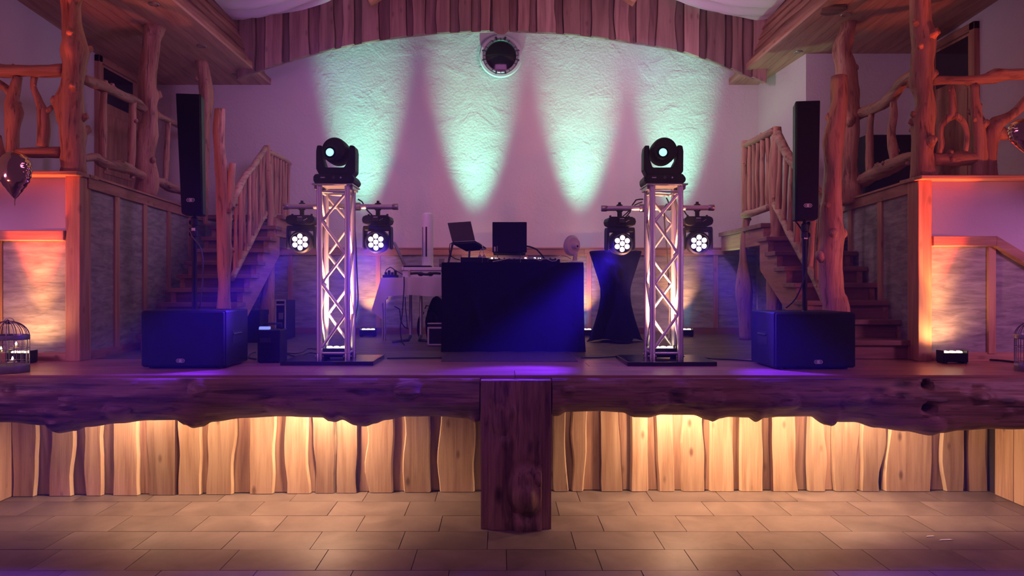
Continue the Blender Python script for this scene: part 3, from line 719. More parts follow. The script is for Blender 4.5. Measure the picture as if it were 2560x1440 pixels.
# soffits, boarded beam sides, arched fascia
for side, s in (('left', -1), ('right', 1)):
    def xin(y): return s * (3.0 + (YB - y) * .076)
    S = part(None, 'ceiling_' + side, MB().hexa([Vector((xin(4.6), 4.6, SZ(4.6) + .03)), Vector((xin(YB), YB, SZ(YB) + .03)), Vector((s * 5.1, YB, SZ(YB) + .03)), Vector((s * 5.1, 4.6, SZ(4.6) + .03)),
                                             Vector((xin(4.6), 4.6, SZ(4.6) + .08)), Vector((xin(YB), YB, SZ(YB) + .08)), Vector((s * 5.1, YB, SZ(YB) + .08)), Vector((s * 5.1, 4.6, SZ(4.6) + .08))]), M['board_y'], kind='structure', loc=(0, 0, 0))
    k = 0
    while k < 16:
        d0, d1 = k * .125 if k else 0, (k + 1) * .125 - .004
        v = []
        for zz in (0, .03):
            v += [Vector((xin(4.6) + s * d0, 4.6, SZ(4.6) + zz)), Vector((xin(YB) + s * d0, YB - .002, SZ(YB) + zz)), Vector((xin(YB) + s * d1, YB - .002, SZ(YB) + zz)), Vector((xin(4.6) + s * d1, 4.6, SZ(4.6) + zz))]
        part(S, 'plank', MB().hexa(v), M['plank_y'])
        k += 1
    B = part(None, 'ceiling_beam_' + side, MB().hexa([Vector((xin(4.6) + s * .03, 4.6, SZ(4.6) + .032)), Vector((xin(YB) + s * .03, YB - .01, SZ(YB) + .032)), Vector((xin(YB) + s * .40, YB - .01, SZ(YB) + .032)), Vector((xin(4.6) + s * .40, 4.6, SZ(4.6) + .032)),
                                                     Vector((xin(4.6) + s * .27, 4.6, SZ(4.6) + .66)), Vector((xin(YB) + s * .27, YB - .01, SZ(YB) + .66)), Vector((xin(YB) + s * .42, YB - .01, SZ(YB) + .66)), Vector((xin(4.6) + s * .42, 4.6, SZ(4.6) + .66))]), M['board_y'], kind='structure', loc=(0, 0, 0))
    for k in range(5):
        z0, z1 = k * .125 - (.02 if k else 0), k * .125 + .125
        nn = 26; pr = []
        for i in range(nn + 1):
            y = 4.6 + (9.14 - 4.6) * i / nn
            wv = .028 * noise.noise(Vector((y * 2.1, k * 7.7 + s, 1))) + .012 * noise.noise(Vector((y * 6, k * 3.7, s)))
            lo = z0 + (wv if k else 0)
            base = xin(y); ln = .235 / .66
            th = .030
            a = Vector((base + s * lo * ln - s * th + s * .03, y, SZ(y) + lo)); b = Vector((base + s * z1 * ln - s * .006 + s * .03, y, SZ(y) + z1))
            pr.append((a, a + Vector((s * th, 0, 0)), b + Vector((s * .02, 0, .0)), b))
        mb = MB(); vs = [q for p4 in pr for q in p4]; fs = []
        for i in range(nn):
            for q in range(4): fs.append((i * 4 + q, i * 4 + (q + 1) % 4, i * 4 + 4 + (q + 1) % 4, i * 4 + 4 + q))
        fs += [(0, 1, 2, 3), (nn * 4, nn * 4 + 1, nn * 4 + 2, nn * 4 + 3)]
        part(B, 'plank', mb.add(vs, fs), M['fascia_y'] if 'fascia_y' in M else M['board_y'])
ARCH = [(560, 212), (645, 177), (762, 141), (843, 121), (923, 105), (1009, 92), (1095, 83), (1228, 78), (1300, 79), (1383, 83), (1460, 90), (1538, 100), (1622, 113), (1705, 130), (1785, 155), (1854, 184), (1930, 215)]
YF = 9.15
def lin(pts, x):
    for (a, b), (c, d) in zip(pts, pts[1:]):
        if x <= c: return b + (d - b) * (x - a) / (c - a)
    return pts[-1][1]
def zarch(x): return PZ(lin(ARCH, x / YF * F + VX), YF)
mb = MB(); vs = []; nn = 60
for i in range(nn + 1):
    x = PX(590 + (1912 - 590) * i / nn, YF)
    vs += [Vector((x, YF + .02, zarch(x) + .012)), Vector((x, YF + .08, zarch(x) + .012)), Vector((x, YF + .08, 5.9)), Vector((x, YF + .02, 5.9))]
fs = [(i * 4 + q, i * 4 + (q + 1) % 4, i * 4 + 4 + (q + 1) % 4, i * 4 + 4 + q) for i in range(nn) for q in range(4)] + [(0, 1, 2, 3), (nn * 4, nn * 4 + 1, nn * 4 + 2, nn * 4 + 3)]
wa = part(None, 'wall_arch', mb.add(vs, fs), M['fascia'], kind='structure', loc=(0, 0, 0))
rnd = random.Random(5); px = 598; i = 0
while px < 1900:
    front = i % 2 == 0
    w_ = rnd.uniform(30, 52) if front else rnd.uniform(14, 24)
    if front and abs(px + w_ / 2 - 1250) < 40 or (1225 < px < 1275): 
        if px < 1226: w_ = 1226 - px if 1226 - px > 12 else 12
    a, b = PX(px - (0 if front else 8), YF), PX(px + w_ + (0 if front else 8), YF)
    j = rnd.uniform(-.05, .05) * (1 if front else 0)
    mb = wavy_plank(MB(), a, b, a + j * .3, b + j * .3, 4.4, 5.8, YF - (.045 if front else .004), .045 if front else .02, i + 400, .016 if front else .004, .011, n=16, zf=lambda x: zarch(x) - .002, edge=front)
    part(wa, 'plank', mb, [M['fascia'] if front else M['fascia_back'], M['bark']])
    px += w_; i += 1
# the middle board hangs lower and ends round
poly = []
for k in range(13):
    t = math.pi * k / 12
    poly.append((PX(1252, YF) - .095 * math.cos(t), PZ(75, YF) - .075 * math.sin(t)))
poly += [(PX(1272, YF) + .01, 5.8), (PX(1232, YF) - .01, 5.8)]
part(wa, 'plank', MB().prism(poly, lambda a, b, d: Vector((a, d, b)), YF - .06, YF - .03, .0), M['fascia'])

# gathered white cloth under the roof
DR = [(-3.30, 3.27), (-3.17, 3.25), (-2.87, 3.26), (-2.67, 3.31), (-2.43, 3.38), (-2.13, 3.49), (-1.6, 3.75), (-.8, 4.15), (0, 4.35)]
def dz(x):
    a = -abs(x); return lin(DR, a)
def dfn(u, v):
    x = -3.30 + 6.6 * u; y = 4.6 + (9.1 - 4.6) * v
    e = 1 - abs(2 * u - 1)
    z = EYE + dz(x) + .045 * (9.1 - y)
    sag = .085 * (abs(math.sin(y * 12 + 1.3 * math.sin(x * 1.1 + y))) - .5) + .04 * noise.noise(Vector((x * .8, y * 5.5, 1.7)))
    z += sag * min(1, e * 9) + .03 * noise.noise(Vector((x * 3, y * .5, 4.4)))
    return Vector((x, y, z))
solo('ceiling_drape', MB().grid(90, 130, dfn), M['drape'], 'gathered white cloth hung under the roof above the arched boards', 'drape', None, 'thing', smooth='all', base=Vector((0, 7, 5)))
for a, b, lab in (((905, -20), (934, 10), 'pale rafter end showing at the top edge, left of the round vent'), ((1577, 14), (1604, -20), 'pale rafter end showing at the top edge, right of the round vent')):
    p = P((a[0] + b[0]) / 2, 2, 8.9); s = -1 if p.x < 0 else 1
    d = Vector((-s * .83, 0, .55)).normalized()
    solo('rafter', MB().bar(p, p + d * 1.2, .14, .12), M['board_x'], lab, 'rafter', None, 'thing', bevel=.008)
# ------------------------------------------------------------------ log posts and balcony railings
LZ, LX, LY = M['logz'], M['logx'], M['logy']
def lone(name, pp, y, mat, label, cat='log post', n=16, **kw):
    return solo(name, plog(MB(), pp, y, n, **kw), mat, label, cat, smooth='all', base=P(pp[0][0], pp[0][1], y(pp[0][0]) if callable(y) else y))
lone('log_pillar', [(182, 436, 31), (184, 418, 29), (181, 395, 30), (180, 300, 25), (179, 250, 29), (181, 200, 24), (184, 160, 25), (184, 128, 31), (183, 100, 25), (180, 60, 22), (177, 20, 22), (174, -40, 25), (174, -115, 24)], 6.3, LZ,
     'knobbly peeled log pillar at the front corner of the balcony with the gold balloon', knots=16, seed=3, rough=.10, stub=.75)
lone('log_pillar', [(2312, 445, 27), (2311, 400, 25), (2309, 330, 25), (2312, 250, 24), (2304, 180, 24), (2308, 100, 25), (2302, 40, 23), (2300, 0, 23), (2298, -110, 22)], 6.3, LZ,
     'knobbly peeled log pillar at the front corner of the balcony with the wishbone branch', knots=15, seed=8, rough=.12, stub=.7)
lone('log_pillar', [(364, 488, 26), (373, 447, 27), (363, 400, 22), (370, 335, 26), (373, 300, 20), (370, 217, 23), (377, 117, 19), (384, 80, 22), (388, 58, 27)], 7.85, LZ,
     'thick log pillar up to the soffit by the panelled balcony door', knots=5, seed=12, rough=.10)
lone('log_pillar', [(514, 563, 7), (514, 467, 7), (515, 333, 8), (517, 283, 11), (515, 240, 15), (511, 200, 15), (505, 165, 14), (502, 152, 14)], 8.87, LZ,
     'thin forked log pillar with bark, behind the column speaker by the grey doors', knots=3, seed=15, rough=.2)
lone('log_pillar', [(2118, 512, 34), (2114, 440, 29), (2118, 380, 26), (2122, 300, 25), (2118, 230, 25), (2112, 170, 23), (2104, 130, 24), (2112, 100, 21), (2120, 75, 17), (2122, 56, 19)], 7.75, LZ,
     'thick peeled log pillar rising to the soffit behind the cut newel log, next to the black box', knots=5, seed=21, rough=.10)

def rail_set(label, name, pieces, y, seed):
    t = T(name, label, 'railing', P(pieces[0][2][0][0], pieces[0][2][0][1], y(pieces[0][2][0][0]) if callable(y) else y))
    for i, (nm, mat, pp, kn) in enumerate(pieces):
        mb = MB()
        for k, q in enumerate(pp if isinstance(pp[0], list) else [pp]):
            plog(mb, q, y, 12, knots=kn if k == 0 else 0, seed=seed + i * 3 + k, rough=.11, step=.04)
        part(t, nm, mb, mat, smooth='all')
    return t
rail_set('front balcony railing of bent branches above the gold balloon', 'log_railing', [
    ('top_rail', LX, [(-90, 172, 14), (0, 177, 16), (60, 175, 15), (110, 179, 16), (158, 176, 15)], 3),
    ('bottom_rail', LX, [(42, 379, 8), (70, 382, 13), (110, 382, 14), (150, 381, 14)], 2),
    ('forked_branch', LZ, [[(104, 367, 13), (109, 324, 13), (108, 278, 12), (102, 262, 9), (94, 240, 8), (84, 216, 7), (88, 190, 8)], [(112, 284, 9), (120, 276, 7), (131, 266, 6)]], 1),
    ('forked_branch', LZ, [[(30, 436, 16), (29, 368, 17), (32, 320, 17), (34, 283, 20), (28, 255, 15), (38, 220, 13), (44, 192, 10)], [(30, 240, 12), (14, 220, 10), (-20, 200, 10)]], 3),
    ('post', LZ, [(-6, 436, 14), (-4, 390, 13), (-10, 340, 12)], 1)], 6.32, 40)
rail_set('front balcony railing with a wishbone branch and an antler shaped trunk', 'log_railing', [
    ('top_rail', LX, [(2326, 203, 10), (2420, 201, 11), (2465, 196, 13), (2490, 187, 18), (2520, 187, 14), (2650, 184, 13)], 3),
    ('bottom_rail', LX, [(2334, 398, 15), (2385, 400, 17), (2442, 398, 14)], 2),
    ('wishbone_branch', LZ, [[(2378, 216, 6), (2379, 245, 9), (2380, 275, 11), (2378, 290, 11), (2366, 298, 9), (2354, 315, 7), (2351, 336, 7), (2354, 357, 7), (2348, 384, 7)],
                             [(2380, 286, 9), (2394, 292, 8), (2410, 310, 7), (2417, 336, 6), (2416, 362, 6), (2413, 384, 6)]], 1),
    ('post', LZ, [(2446, 446, 19), (2450, 376, 17), (2446, 317, 17), (2439, 270, 14), (2436, 240, 10), (2436, 212, 9)], 4),
    ('antler_trunk', LZ, [[(2476, 446, 18), (2475, 400, 17), (2476, 352, 19), (2484, 318, 21), (2505, 303, 15), (2536, 284, 11), (2560, 256, 10), (2590, 212, 9)], [(2490, 328, 15), (2512, 338, 13), (2524, 336, 8)]], 3)], 6.32, 60)
yl = lambda px: YL(px, -.06)
rail_set('sloping side railing of rough logs in front of the panelled balcony door', 'log_railing', [
    ('top_rail', LY, [(206, 195, 13), (241, 210, 13), (287, 230, 12), (322, 245, 11), (346, 260, 12), (368, 281, 9)], 3),
    ('top_rail', LY, [(384, 284, 8), (410, 295, 8), (433, 306, 8), (462, 316, 8), (500, 330, 7)], 1),
    ('bottom_rail', LY, [(206, 397, 8), (238, 393, 10), (258, 408, 12), (317, 420, 13), (340, 432, 12), (372, 448, 9)], 3),
    ('bottom_rail', LY, [(388, 452, 8), (404, 456, 10), (424, 467, 12), (460, 480, 10), (505, 500, 8)], 2),
    ('baluster', LZ, [(255, 400, 9), (256, 330, 9), (260, 232, 9)], 1),
    ('baluster', LZ, [(328, 420, 9), (330, 340, 9), (333, 255, 9)], 1),
    ('baluster', LZ, [(413, 458, 6), (417, 380, 6), (422, 302, 6)], 1)], yl, 80)
yr = lambda px: YR(px, -.06)
rail_set('side railing of rough logs in front of the black box on the balcony', 'log_railing', [
    ('top_rail', LY, [(2104, 300, 12), (2140, 290, 13), (2165, 278, 14), (2200, 265, 13), (2228, 245, 15), (2250, 215, 15), (2270, 195, 13), (2292, 184, 12)], 2),
    ('bottom_rail', LY, [(2104, 470, 15), (2140, 457, 15), (2190, 435, 17), (2230, 415, 17), (2265, 398, 16), (2296, 386, 10)], 3),
    ('baluster', LZ, [(2176, 440, 11), (2173, 400, 10), (2174, 350, 9), (2177, 315, 7), (2180, 280, 7)], 2),
    ('baluster', LZ, [(2236, 412, 10), (2231, 370, 11), (2229, 330, 9), (2235, 290, 9), (2233, 250, 8)], 2)], yr, 100)

# ------------------------------------------------------------------ staircases
def staircase(label, n, Y0, run, Z0, rise, xa, xb, inner, seed):
    """n treads from Y0 back; xa(y), xb(y): inner and outer edge; inner: +1 when the open side is at larger x"""
    t = T('staircase', label, 'staircase', Vector((xa(Y0), Y0, STAGE)))
    for k in range(n):
        y, z = Y0 + run * k, Z0 + rise * k
        a, b = xa(y), xb(y)
        part(t, 'tread', MB().box(min(a, b), max(a, b), y, y + run + .05, z - .045, z), M['tread'], bevel=.006)
        a2, b2 = a + (b - a) * .09, b - (b - a) * .03
        part(t, 'riser', MB().box(min(a2, b2), max(a2, b2), y + .05, y + .07, z - rise + .002, z - .046), M['tread'])
    for xf, w in ((xa, .06), (xb, .05)):
        s = 1 if xf is xa else -1
        d = 1 if xa(Y0) < xb(Y0) else -1
        up, lo = [], []
        for k in range(n):
            y, z = Y0 + run * k + .03, Z0 + rise * k - .046
            up += [(y, z - (rise if k else z - STAGE - .0)), (y, z)]
        yE, zE = Y0 + run * n + .03, Z0 + rise * (n - 1) - .046
        up.append((yE, zE)); lo = [(yE, zE - .30), (Y0 + .36, STAGE)]
        poly = up + lo
        x0 = xf(Y0 + run * n / 2) + d * s * .03
        part(t, 'stringer', MB().prism(poly, lambda a, b, q: Vector((q, a, b)), x0, x0 + d * s * w), M['board_y'])
    return t
ZS = STAGE
# right hand flight
SR = staircase('open wooden staircase beside the column speaker with the red lit newel log', 7, 6.31, .25, ZS + .166, .164, lambda y: 2.81, lambda y: XR(y) - .02, 0, 1)
zp = ZS + .164 * 8 + .002
part(SR, 'platform', MB().prism([(2.84, 8.06), (3.70, 8.06), (3.70, 8.58), (3.54, 8.58), (3.40, 9.62), (2.84, 9.62)], lambda a, b, d: Vector((a, b, d)), zp - .05, zp), M['tread'], bevel=.005)
part(SR, 'platform_beam', MB().box(2.87, 2.95, 8.07, 9.6, zp - .24, zp - .052), M['board_y'], bevel=.006)
part(SR, 'platform_beam', MB().box(2.96, 3.5, 8.09, 8.15, zp - .24, zp - .052), M['board_x'], bevel=.006)
def sl(t, nm, mat, pts, rads, **kw):
    kw.setdefault('rough', .09); kw.setdefault('step', .05)
    part(t, nm, log(MB(), pts, rads, 10, **kw), mat, smooth='all')
def pr(px, y): return px * y / F
sl(SR, 'newel', LZ, [P(1936, 859, 8.06), P(1936, 700, 8.06), P(1934, 620, 8.06), P(1940, 560, 8.06), P(1938, 450, 8.06), P(1940, 380, 8.06), P(1941, 318, 8.06)], [pr(q, 8.06) for q in (19, 18, 15, 14, 17, 16, 11)], knots=3, seed=31, stub=.2)
sl(SR, 'newel', LZ, [P(1864, 848, 8.7), P(1863, 790, 8.7), P(1861, 720, 8.7), P(1858, 650, 8.7), P(1861, 590, 8.7), P(1865, 550, 8.7), P(1862, 490, 8.7), P(1861, 416, 8.7), P(1864, 352, 8.7)], [pr(q, 8.7) for q in (15, 16, 20, 10, 9, 9, 9, 9, 9)], knots=4, seed=33, stub=.25)
sl(SR, 'handrail', LY, [P(1936, 328, 8.03), P(1900, 344, 8.35), P(1860, 366, 8.72)], [pr(9, 8.2)] * 3, knots=1, seed=34, stub=.1)
sl(SR, 'bottom_rail', LY, [P(1925, 517, 8.06), P(1890, 530, 8.4), P(1858, 538, 8.72)], [pr(9, 8.2)] * 3, knots=1, seed=35, stub=.1)
for i, (px, r) in enumerate(((1874, 5.5), (1884, 5), (1894, 5), (1906, 6.5), (1918, 5.5))):
    y = 8.7 - (px - 1862) / 75 * .64
    sl(SR, 'baluster', LZ, [P(px, 532 - (px - 1862) * .2, y), P(px + 1.5 * math.sin(i * 2), 440, y), P(px + 1, 366 - (px - 1862) * .5, y)], [pr(r, 8.4)] * 3, seed=36 + i, knots=0, rough=.14)
H0, H1 = Vector((2.99, 7.98, EYE + 1.63)), Vector((2.84, 6.25, EYE + .55))
G0, G1 = Vector((2.96, 7.98, EYE + .87)), Vector((2.80, 6.27, EYE - .22))
sl(SR, 'handrail', LY, [H0, H0.lerp(H1, .3) + Vector((0, 0, -.06)), H0.lerp(H1, .7), H1], [.045, .05, .045, .045], knots=2, seed=45, stub=.1)
sl(SR, 'bottom_rail', LY, [G0, G0.lerp(G1, .35), G0.lerp(G1, .7) + Vector((0, 0, .02)), G1], [.032, .04, .036, .04], knots=2, seed=46, stub=.2)
for k in range(8):
    a = (k + .7) / 8.4
    sl(SR, 'baluster', LZ, [G0.lerp(G1, a), G0.lerp(G1, a).lerp(H0.lerp(H1, a), .5) + Vector((.012 * math.sin(k * 3), 0, 0)), H0.lerp(H1, a)], [.032, .028 + .008 * math.sin(k * 5), .030], seed=50 + k, knots=0, rough=.14)
lone('newel_log', [(2092, 903, 29), (2089, 770, 31), (2080, 739, 27), (2076, 684, 28), (2076, 612, 28), (2077, 540, 26), (2080, 480, 23), (2083, 433, 22), (2083, 355, 25), (2088, 325, 22), (2094, 300, 20), (2098, 250, 19), (2098, 190, 18)], 6.16, LZ,
     'tall red lit cut-off newel log at the stair foot behind a subwoofer', knots=8, seed=23, rough=.08)
# left hand flight
SL = staircase('open wooden staircase with thin branch balusters, behind the small battery box', 9, 7.16, .22, ZS + .155, .150, lambda y: -2.70, lambda y: -3.52, 0, 2)
zq = ZS + .155 + .15 * 9
part(SL, 'platform', MB().box(-3.70, -2.68, 9.14, 9.62, zq - .05, zq), M['tread'], bevel=.005)
part(SL, 'platform_beam', MB().box(-2.80, -2.72, 9.02, 9.62, zq - .27, zq - .052), M['board_y'], bevel=.006)
sl(SL, 'newel', LZ, [P(668, 843, 9.0), P(668, 770, 9.0), P(671, 705, 9.0), P(676, 650, 9.0), P(674, 590, 9.0), P(676, 520, 9.0), P(672, 440, 9.0), P(668, 364, 9.0)], [pr(q, 9.0) for q in (18, 17, 15, 10, 8, 9, 9, 7)], knots=4, seed=70, stub=.25)
sl(SL, 'handrail', LY, [P(664, 370, 9.0), P(632, 418, 8.2), P(606, 452, 7.7), P(576, 518, 7.2)], [pr(q, 8) for q in (7, 8, 8, 9)], knots=2, seed=71, stub=.1)
sl(SL, 'bottom_rail', LY, [P(666, 532, 9.0), P(627, 604, 8.1), P(580, 696, 7.2)], [pr(q, 8) for q in (6, 7, 7)], knots=1, seed=72, stub=.1)
for k in range(8):
    a = (k + .6) / 8
    y = 7.25 + 1.68 * a; 
    xb_ = lin([(7.2, 580), (8.1, 627), (9.0, 664)], y); yb_ = lin([(580, 696), (627, 604), (666, 530)], xb_); yt_ = lin([(576, 518), (606, 452), (632, 418), (666, 368)], xb_)
    sl(SL, 'baluster', LZ, [P(xb_, yb_, y), P(xb_ + 2 * math.sin(k * 2.3), (yb_ + yt_) / 2, y), P(xb_ + 1, yt_, y)], [pr(5.5, y), pr(4.5 + math.sin(k * 3), y), pr(5, y)], seed=73 + k, knots=0, rough=.15)
sl(SL, 'handrail', LY, [P(666, 378, 9.0), P(700, 392, 9.3), P(724, 410, 9.6)], [pr(6, 9)] * 3, knots=1, seed=85, stub=.1)
sl(SL, 'bottom_rail', LY, [P(670, 538, 9.0), P(700, 543, 9.3), P(726, 552, 9.6)], [pr(8, 9)] * 3, knots=0, seed=86)
for i, px in enumerate((680, 687, 694, 701, 708, 715, 722)):
    y = 9.0 + (px - 670) / 55 * .6
    sl(SL, 'baluster', LZ, [P(px - 2, 542 + (px - 670) * .2, y), P(px + 1.5 * math.sin(i * 2), 460, y), P(px, 383 + (px - 670) * .5, y)], [pr(3.6, y)] * 3, seed=87 + i, knots=0, rough=.15)
t = T('newel_log', 'forked cut-off newel log at the foot of the stairs with thin branch balusters', 'log post', P(560, 879, 7.1))
part(t, 'trunk', plog(MB(), [(560, 879, 19), (560, 769, 17), (561, 702, 15), (561, 658, 17), (560, 569, 17), (558, 480, 17), (554, 430, 16), (549, 376, 13), (549, 329, 14), (551, 273, 13)], 7.1, 14, knots=5, seed=92, rough=.08), LZ, smooth='all')
part(t, 'fork', plog(MB(), [(566, 530, 12), (575, 480, 11), (578, 440, 10), (581, 408, 8)], 7.1, 12, knots=0, seed=93, rough=.1), LZ, smooth='all')
# ------------------------------------------------------------------ fixtures of the room
pc = P(1252, 142, YB - .02)
t = T('porthole', 'round dark porthole with clamps high in the white back wall', 'porthole', pc)
part(t, 'rim', MB().lathe([(.282, .021), (.282, .035), (.270, .045), (.240, .045), (.226, .03), (.226, .021)], pc + Vector((0, .0, 0)), 40, 'Y'), M['plaster2'], smooth=True)
part(t, 'ring', MB().lathe([(.228, .0), (.228, .045), (.220, .056), (.202, .056), (.196, .04), (.196, .0)], pc, 40, 'Y'), M['alud'], smooth=True)
part(t, 'pane', MB().lathe([(.197, .035), (.14, .045), (.07, .052), (.0001, .055)], pc, 40, 'Y'), M['glass'], smooth=True)
for k in range(8):
    a = R((15, 75, 105, 165, 195, 255, 285, 345)[k])
    e = Vector((math.cos(a), 0, math.sin(a)))
    part(t, 'clamp', MB().bar(pc + e * .198 + Vector((0, -.064, 0)), pc + e * .250 + Vector((0, -.060, 0)), .020, .016, (0, 1, 0)), M['steel'], bevel=.004)
for k in range(12):
    a = R(k * 30)
    e = Vector((math.cos(a), 0, math.sin(a)))
    part(t, 'rib', MB().bar(pc + e * .196 + Vector((0, -.058, 0)), pc + e * .228 + Vector((0, -.056, 0)), .009, .010, (0, 1, 0)), M['steel'])
DL = [((385, 10), 'recessed ceiling spot nearest the top edge above the gold balloon side'), ((505, 115), 'recessed ceiling spot above the thin forked log pillar'), ((590, 187), 'recessed ceiling spot nearest the back wall above the branch balustrade'),
      ((2115, 36), 'recessed ceiling spot above the log pillar near the black box'), ((1995, 130), 'recessed ceiling spot above the pale jutting wall'), ((1903, 201), 'recessed ceiling spot nearest the back wall by the pale wall corner')]
for (px, py), lab in DL:
    y = 3.202 / ((VY - py) / F + .06); c = P(px, py, y)
    t = T('ceiling_spot', lab, 'spotlight', c, 'recessed spots in the soffits')
    part(t, 'ring', MB().lathe([(.036, .004), (.036, -.006), (.046, -.010), (.052, -.004), (.052, .004)], c, 20), M['downlight'], smooth=True)
    part(t, 'lamp', MB().lathe([(.037, .003), (.0001, .002)], c, 20), M['recess'])
c = P(2078, 94, 7.4); y = c.y; c = Vector((c.x, y, SZ(y) - .012))
solo('bark_plate', MB().prism([(-.10, -.01), (-.06, .10), (.02, .14), (.12, .10), (.15, -.02), (.10, -.10), (-.02, -.09)], lambda a, b, d: c + Vector((a, b * 1.2, d)), 0, .02), M['beam'], 'dark bark plate fixed to the soffit beside the log pillar', 'plate', bevel=.004)
# black box on the balcony
mb = MB().box(PX(2145, 8.3), PX(2265, 8.3), 8.12, 8.42, 2.578, PZ(340, 8.2))
t = T('black_cabinet', 'large plain black box on the balcony behind the side railing', 'box', (PX(2205, 8.3), 8.2, 2.578))
part(t, 'body', mb, M['black'], bevel=.012)
part(t, 'front_grille', MB().box(PX(2150, 8.3), PX(2260, 8.3), 8.105, 8.12, 2.61, PZ(346, 8.2)), M['grille'], bevel=.004)

# ------------------------------------------------------------------ loudspeakers
def badge(parent, c, w, nrm=(0, -1, 0)):
    """silver pill with a ring and a square, standing on a front that faces the hall"""
    mb = MB(); c = Vector(c)
    pts = [c + Vector((w * .5 * (math.copysign(1, math.cos(a)) * .5 + .5 * math.cos(a)), 0, w * .21 * math.sin(a))) for a in [2 * math.pi * k / 28 for k in range(28)]]
    mb.tube(pts, w * .035, 6, close=True)
    b = part(parent, 'badge', mb, M['badge'], label='silver oval badge')
    part(b, 'emblem', MB().add([c + Vector((-w * .16, 0, -w * .12)), c + Vector((w * .16, 0, -w * .12)), c + Vector((w * .16, 0, w * .12)), c + Vector((-w * .16, 0, w * .12))], [(0, 1, 2, 3)]).tube([c + Vector((w * sx, -.001, w * sz)) for sx, sz in ((-.16, -.14), (.16, -.14), (.16, .14), (-.16, .14))], w * .03, 4, close=True), M['badge'])
    for s in (-1, 1):
        part(b, 'bar', MB().cbox(c + Vector((s * w * .30, 0, 0)), w * .09, .004, w * .20), M['badge'])
def subwoofer(label, xa, xb, y0, y1, top, hx):
    t = T('subwoofer', label, 'subwoofer', ((xa + xb) / 2, (y0 + y1) / 2, STAGE))
    part(t, 'cabinet', MB().box(xa, xb, y0 + .03, y1, STAGE + .012, top), M['black'], bevel=.012)
    part(t, 'front_grille', MB().box(xa + .008, xb - .008, y0, y0 + .03, STAGE + .022, top - .008), M['grille'], bevel=.01)
    for a in (xa + .06, xb - .06):
        for b in (y0 + .07, y1 - .06):
            part(t, 'foot', MB().cyl((a, b, STAGE), (a, b, STAGE + .014), .022), M['rubber'])
    s = 1 if hx == xb else -1
    ym = (y0 + y1) / 2
    h = part(t, 'handle_cup', MB().box(min(hx, hx + s * .002), max(hx, hx + s * .002), ym - .10, ym + .10, (STAGE + top) / 2 - .04, (STAGE + top) / 2 + .06), M['rubber'], bevel=.0005)
    part(h, 'grip', MB().cyl((hx + s * .004, ym - .09, (STAGE + top) / 2 + .035), (hx + s * .004, ym + .09, (STAGE + top) / 2 + .035), .008, n=8), M['steel'])
    part(t, 'pole_socket', MB().cyl(((xa + xb) / 2, ym + .03, top - .001), ((xa + xb) / 2, ym + .03, top + .006), .035), M['steel'])
    return t
zt_ = PZ(777, 5.61)
s1 = subwoofer('black subwoofer with a blue sheen next to the battery box', PX(350, 5.61), PX(562, 5.61), 5.61, 6.13, zt_, PX(562, 5.61))
badge(s1, (PX(450, 5.6), 5.606, PZ(902, 5.6)), .062)
s2 = subwoofer('black subwoofer in front of the red lit newel log', PX(1938, 5.56), PX(2142, 5.56), 5.56, 6.10, PZ(781, 5.56), PX(1938, 5.56))
badge(s2, (PX(2047, 5.55), 5.556, PZ(905, 5.55)), .062)
def column_speaker(label, tl, tr, br, bl, px_pole, ytop, y0, y1, zsub, knob, shade):
    c = P(px_pole, bl[1], (y0 + y1) / 2)
    t = T('column_speaker', label, 'speaker', c)
    f = [P(*bl, y0), P(*br, y0)]; g = [P(*tl, y0), P(*tr, y0)]
    d = Vector((0, y1 - y0, 0)); k = Vector((shade, 0, 0))
    v = [f[0] + Vector((0, .02, 0)), f[1] + Vector((0, .02, 0)), f[1] + d + k, f[0] + d + k, g[0] + Vector((0, .02, 0)), g[1] + Vector((0, .02, 0)), g[1] + d + k, g[0] + d + k]
    part(t, 'cabinet', MB().hexa(v), M['black'], bevel=.010)
    q = .006
    v2 = [f[0] + Vector((q, 0, q)), f[1] + Vector((-q, 0, q)), f[1] + Vector((-q, .02, q)), f[0] + Vector((q, .02, q)), g[0] + Vector((q, 0, -q)), g[1] + Vector((-q, 0, -q)), g[1] + Vector((-q, .02, -q)), g[0] + Vector((q, .02, -q))]
    part(t, 'front_grille', MB().hexa(v2), M['grille'], bevel=.006)
    m = (f[0] + f[1]) / 2
    badge(t, m.lerp((g[0] + g[1]) / 2, .115) + Vector((0, -.004, 0)), .062)
    # distance pole
    p = T('speaker_pole', label.replace('column speaker', 'speaker pole holding the column speaker').split(',')[0], 'pole', Vector((c.x, c.y, zsub)))
    part(p, 'lower_tube', MB().cyl((c.x, c.y, zsub), (c.x, c.y, zsub + .62), .0195), M['black'], smooth=True)
    part(p, 'upper_tube', MB().cyl((c.x, c.y, zsub + .60), (c.x, c.y, c.z + .004), .0160), M['black'], smooth=True)
    part(p, 'collar', MB().lathe([(.0195, 0), (.026, .004), (.026, .045), (.02, .05)], (c.x, c.y, zsub + .575), 16), M['rubber'], smooth=True)
    part(p, 'top_collar', MB().lathe([(.017, 0), (.028, .01), (.028, .06), (.02, .07)], (c.x, c.y, c.z - .10), 16), M['rubber'], smooth=True)
    for dz_ in (.60, .69):
        part(p, 'knob', MB().lathe([(.006, 0), (.006, .02), (.018, .024), (.020, .034), (.012, .04)], (c.x, c.y - .0, zsub + dz_), 10, 'X').xf(Matrix.Translation((0, 0, 0)) if knob > 0 else Matrix.Translation((2 * c.x, 0, 0)) @ Matrix.Scale(-1, 4, (1, 0, 0))), M['black'], smooth=True)
    part(p, 'sticker', MB().box(c.x - .014, c.x + .014, c.y - .0215, c.y - .0185, c.z - .155, c.z - .115), M['white'], label='small white sticker')
    return t
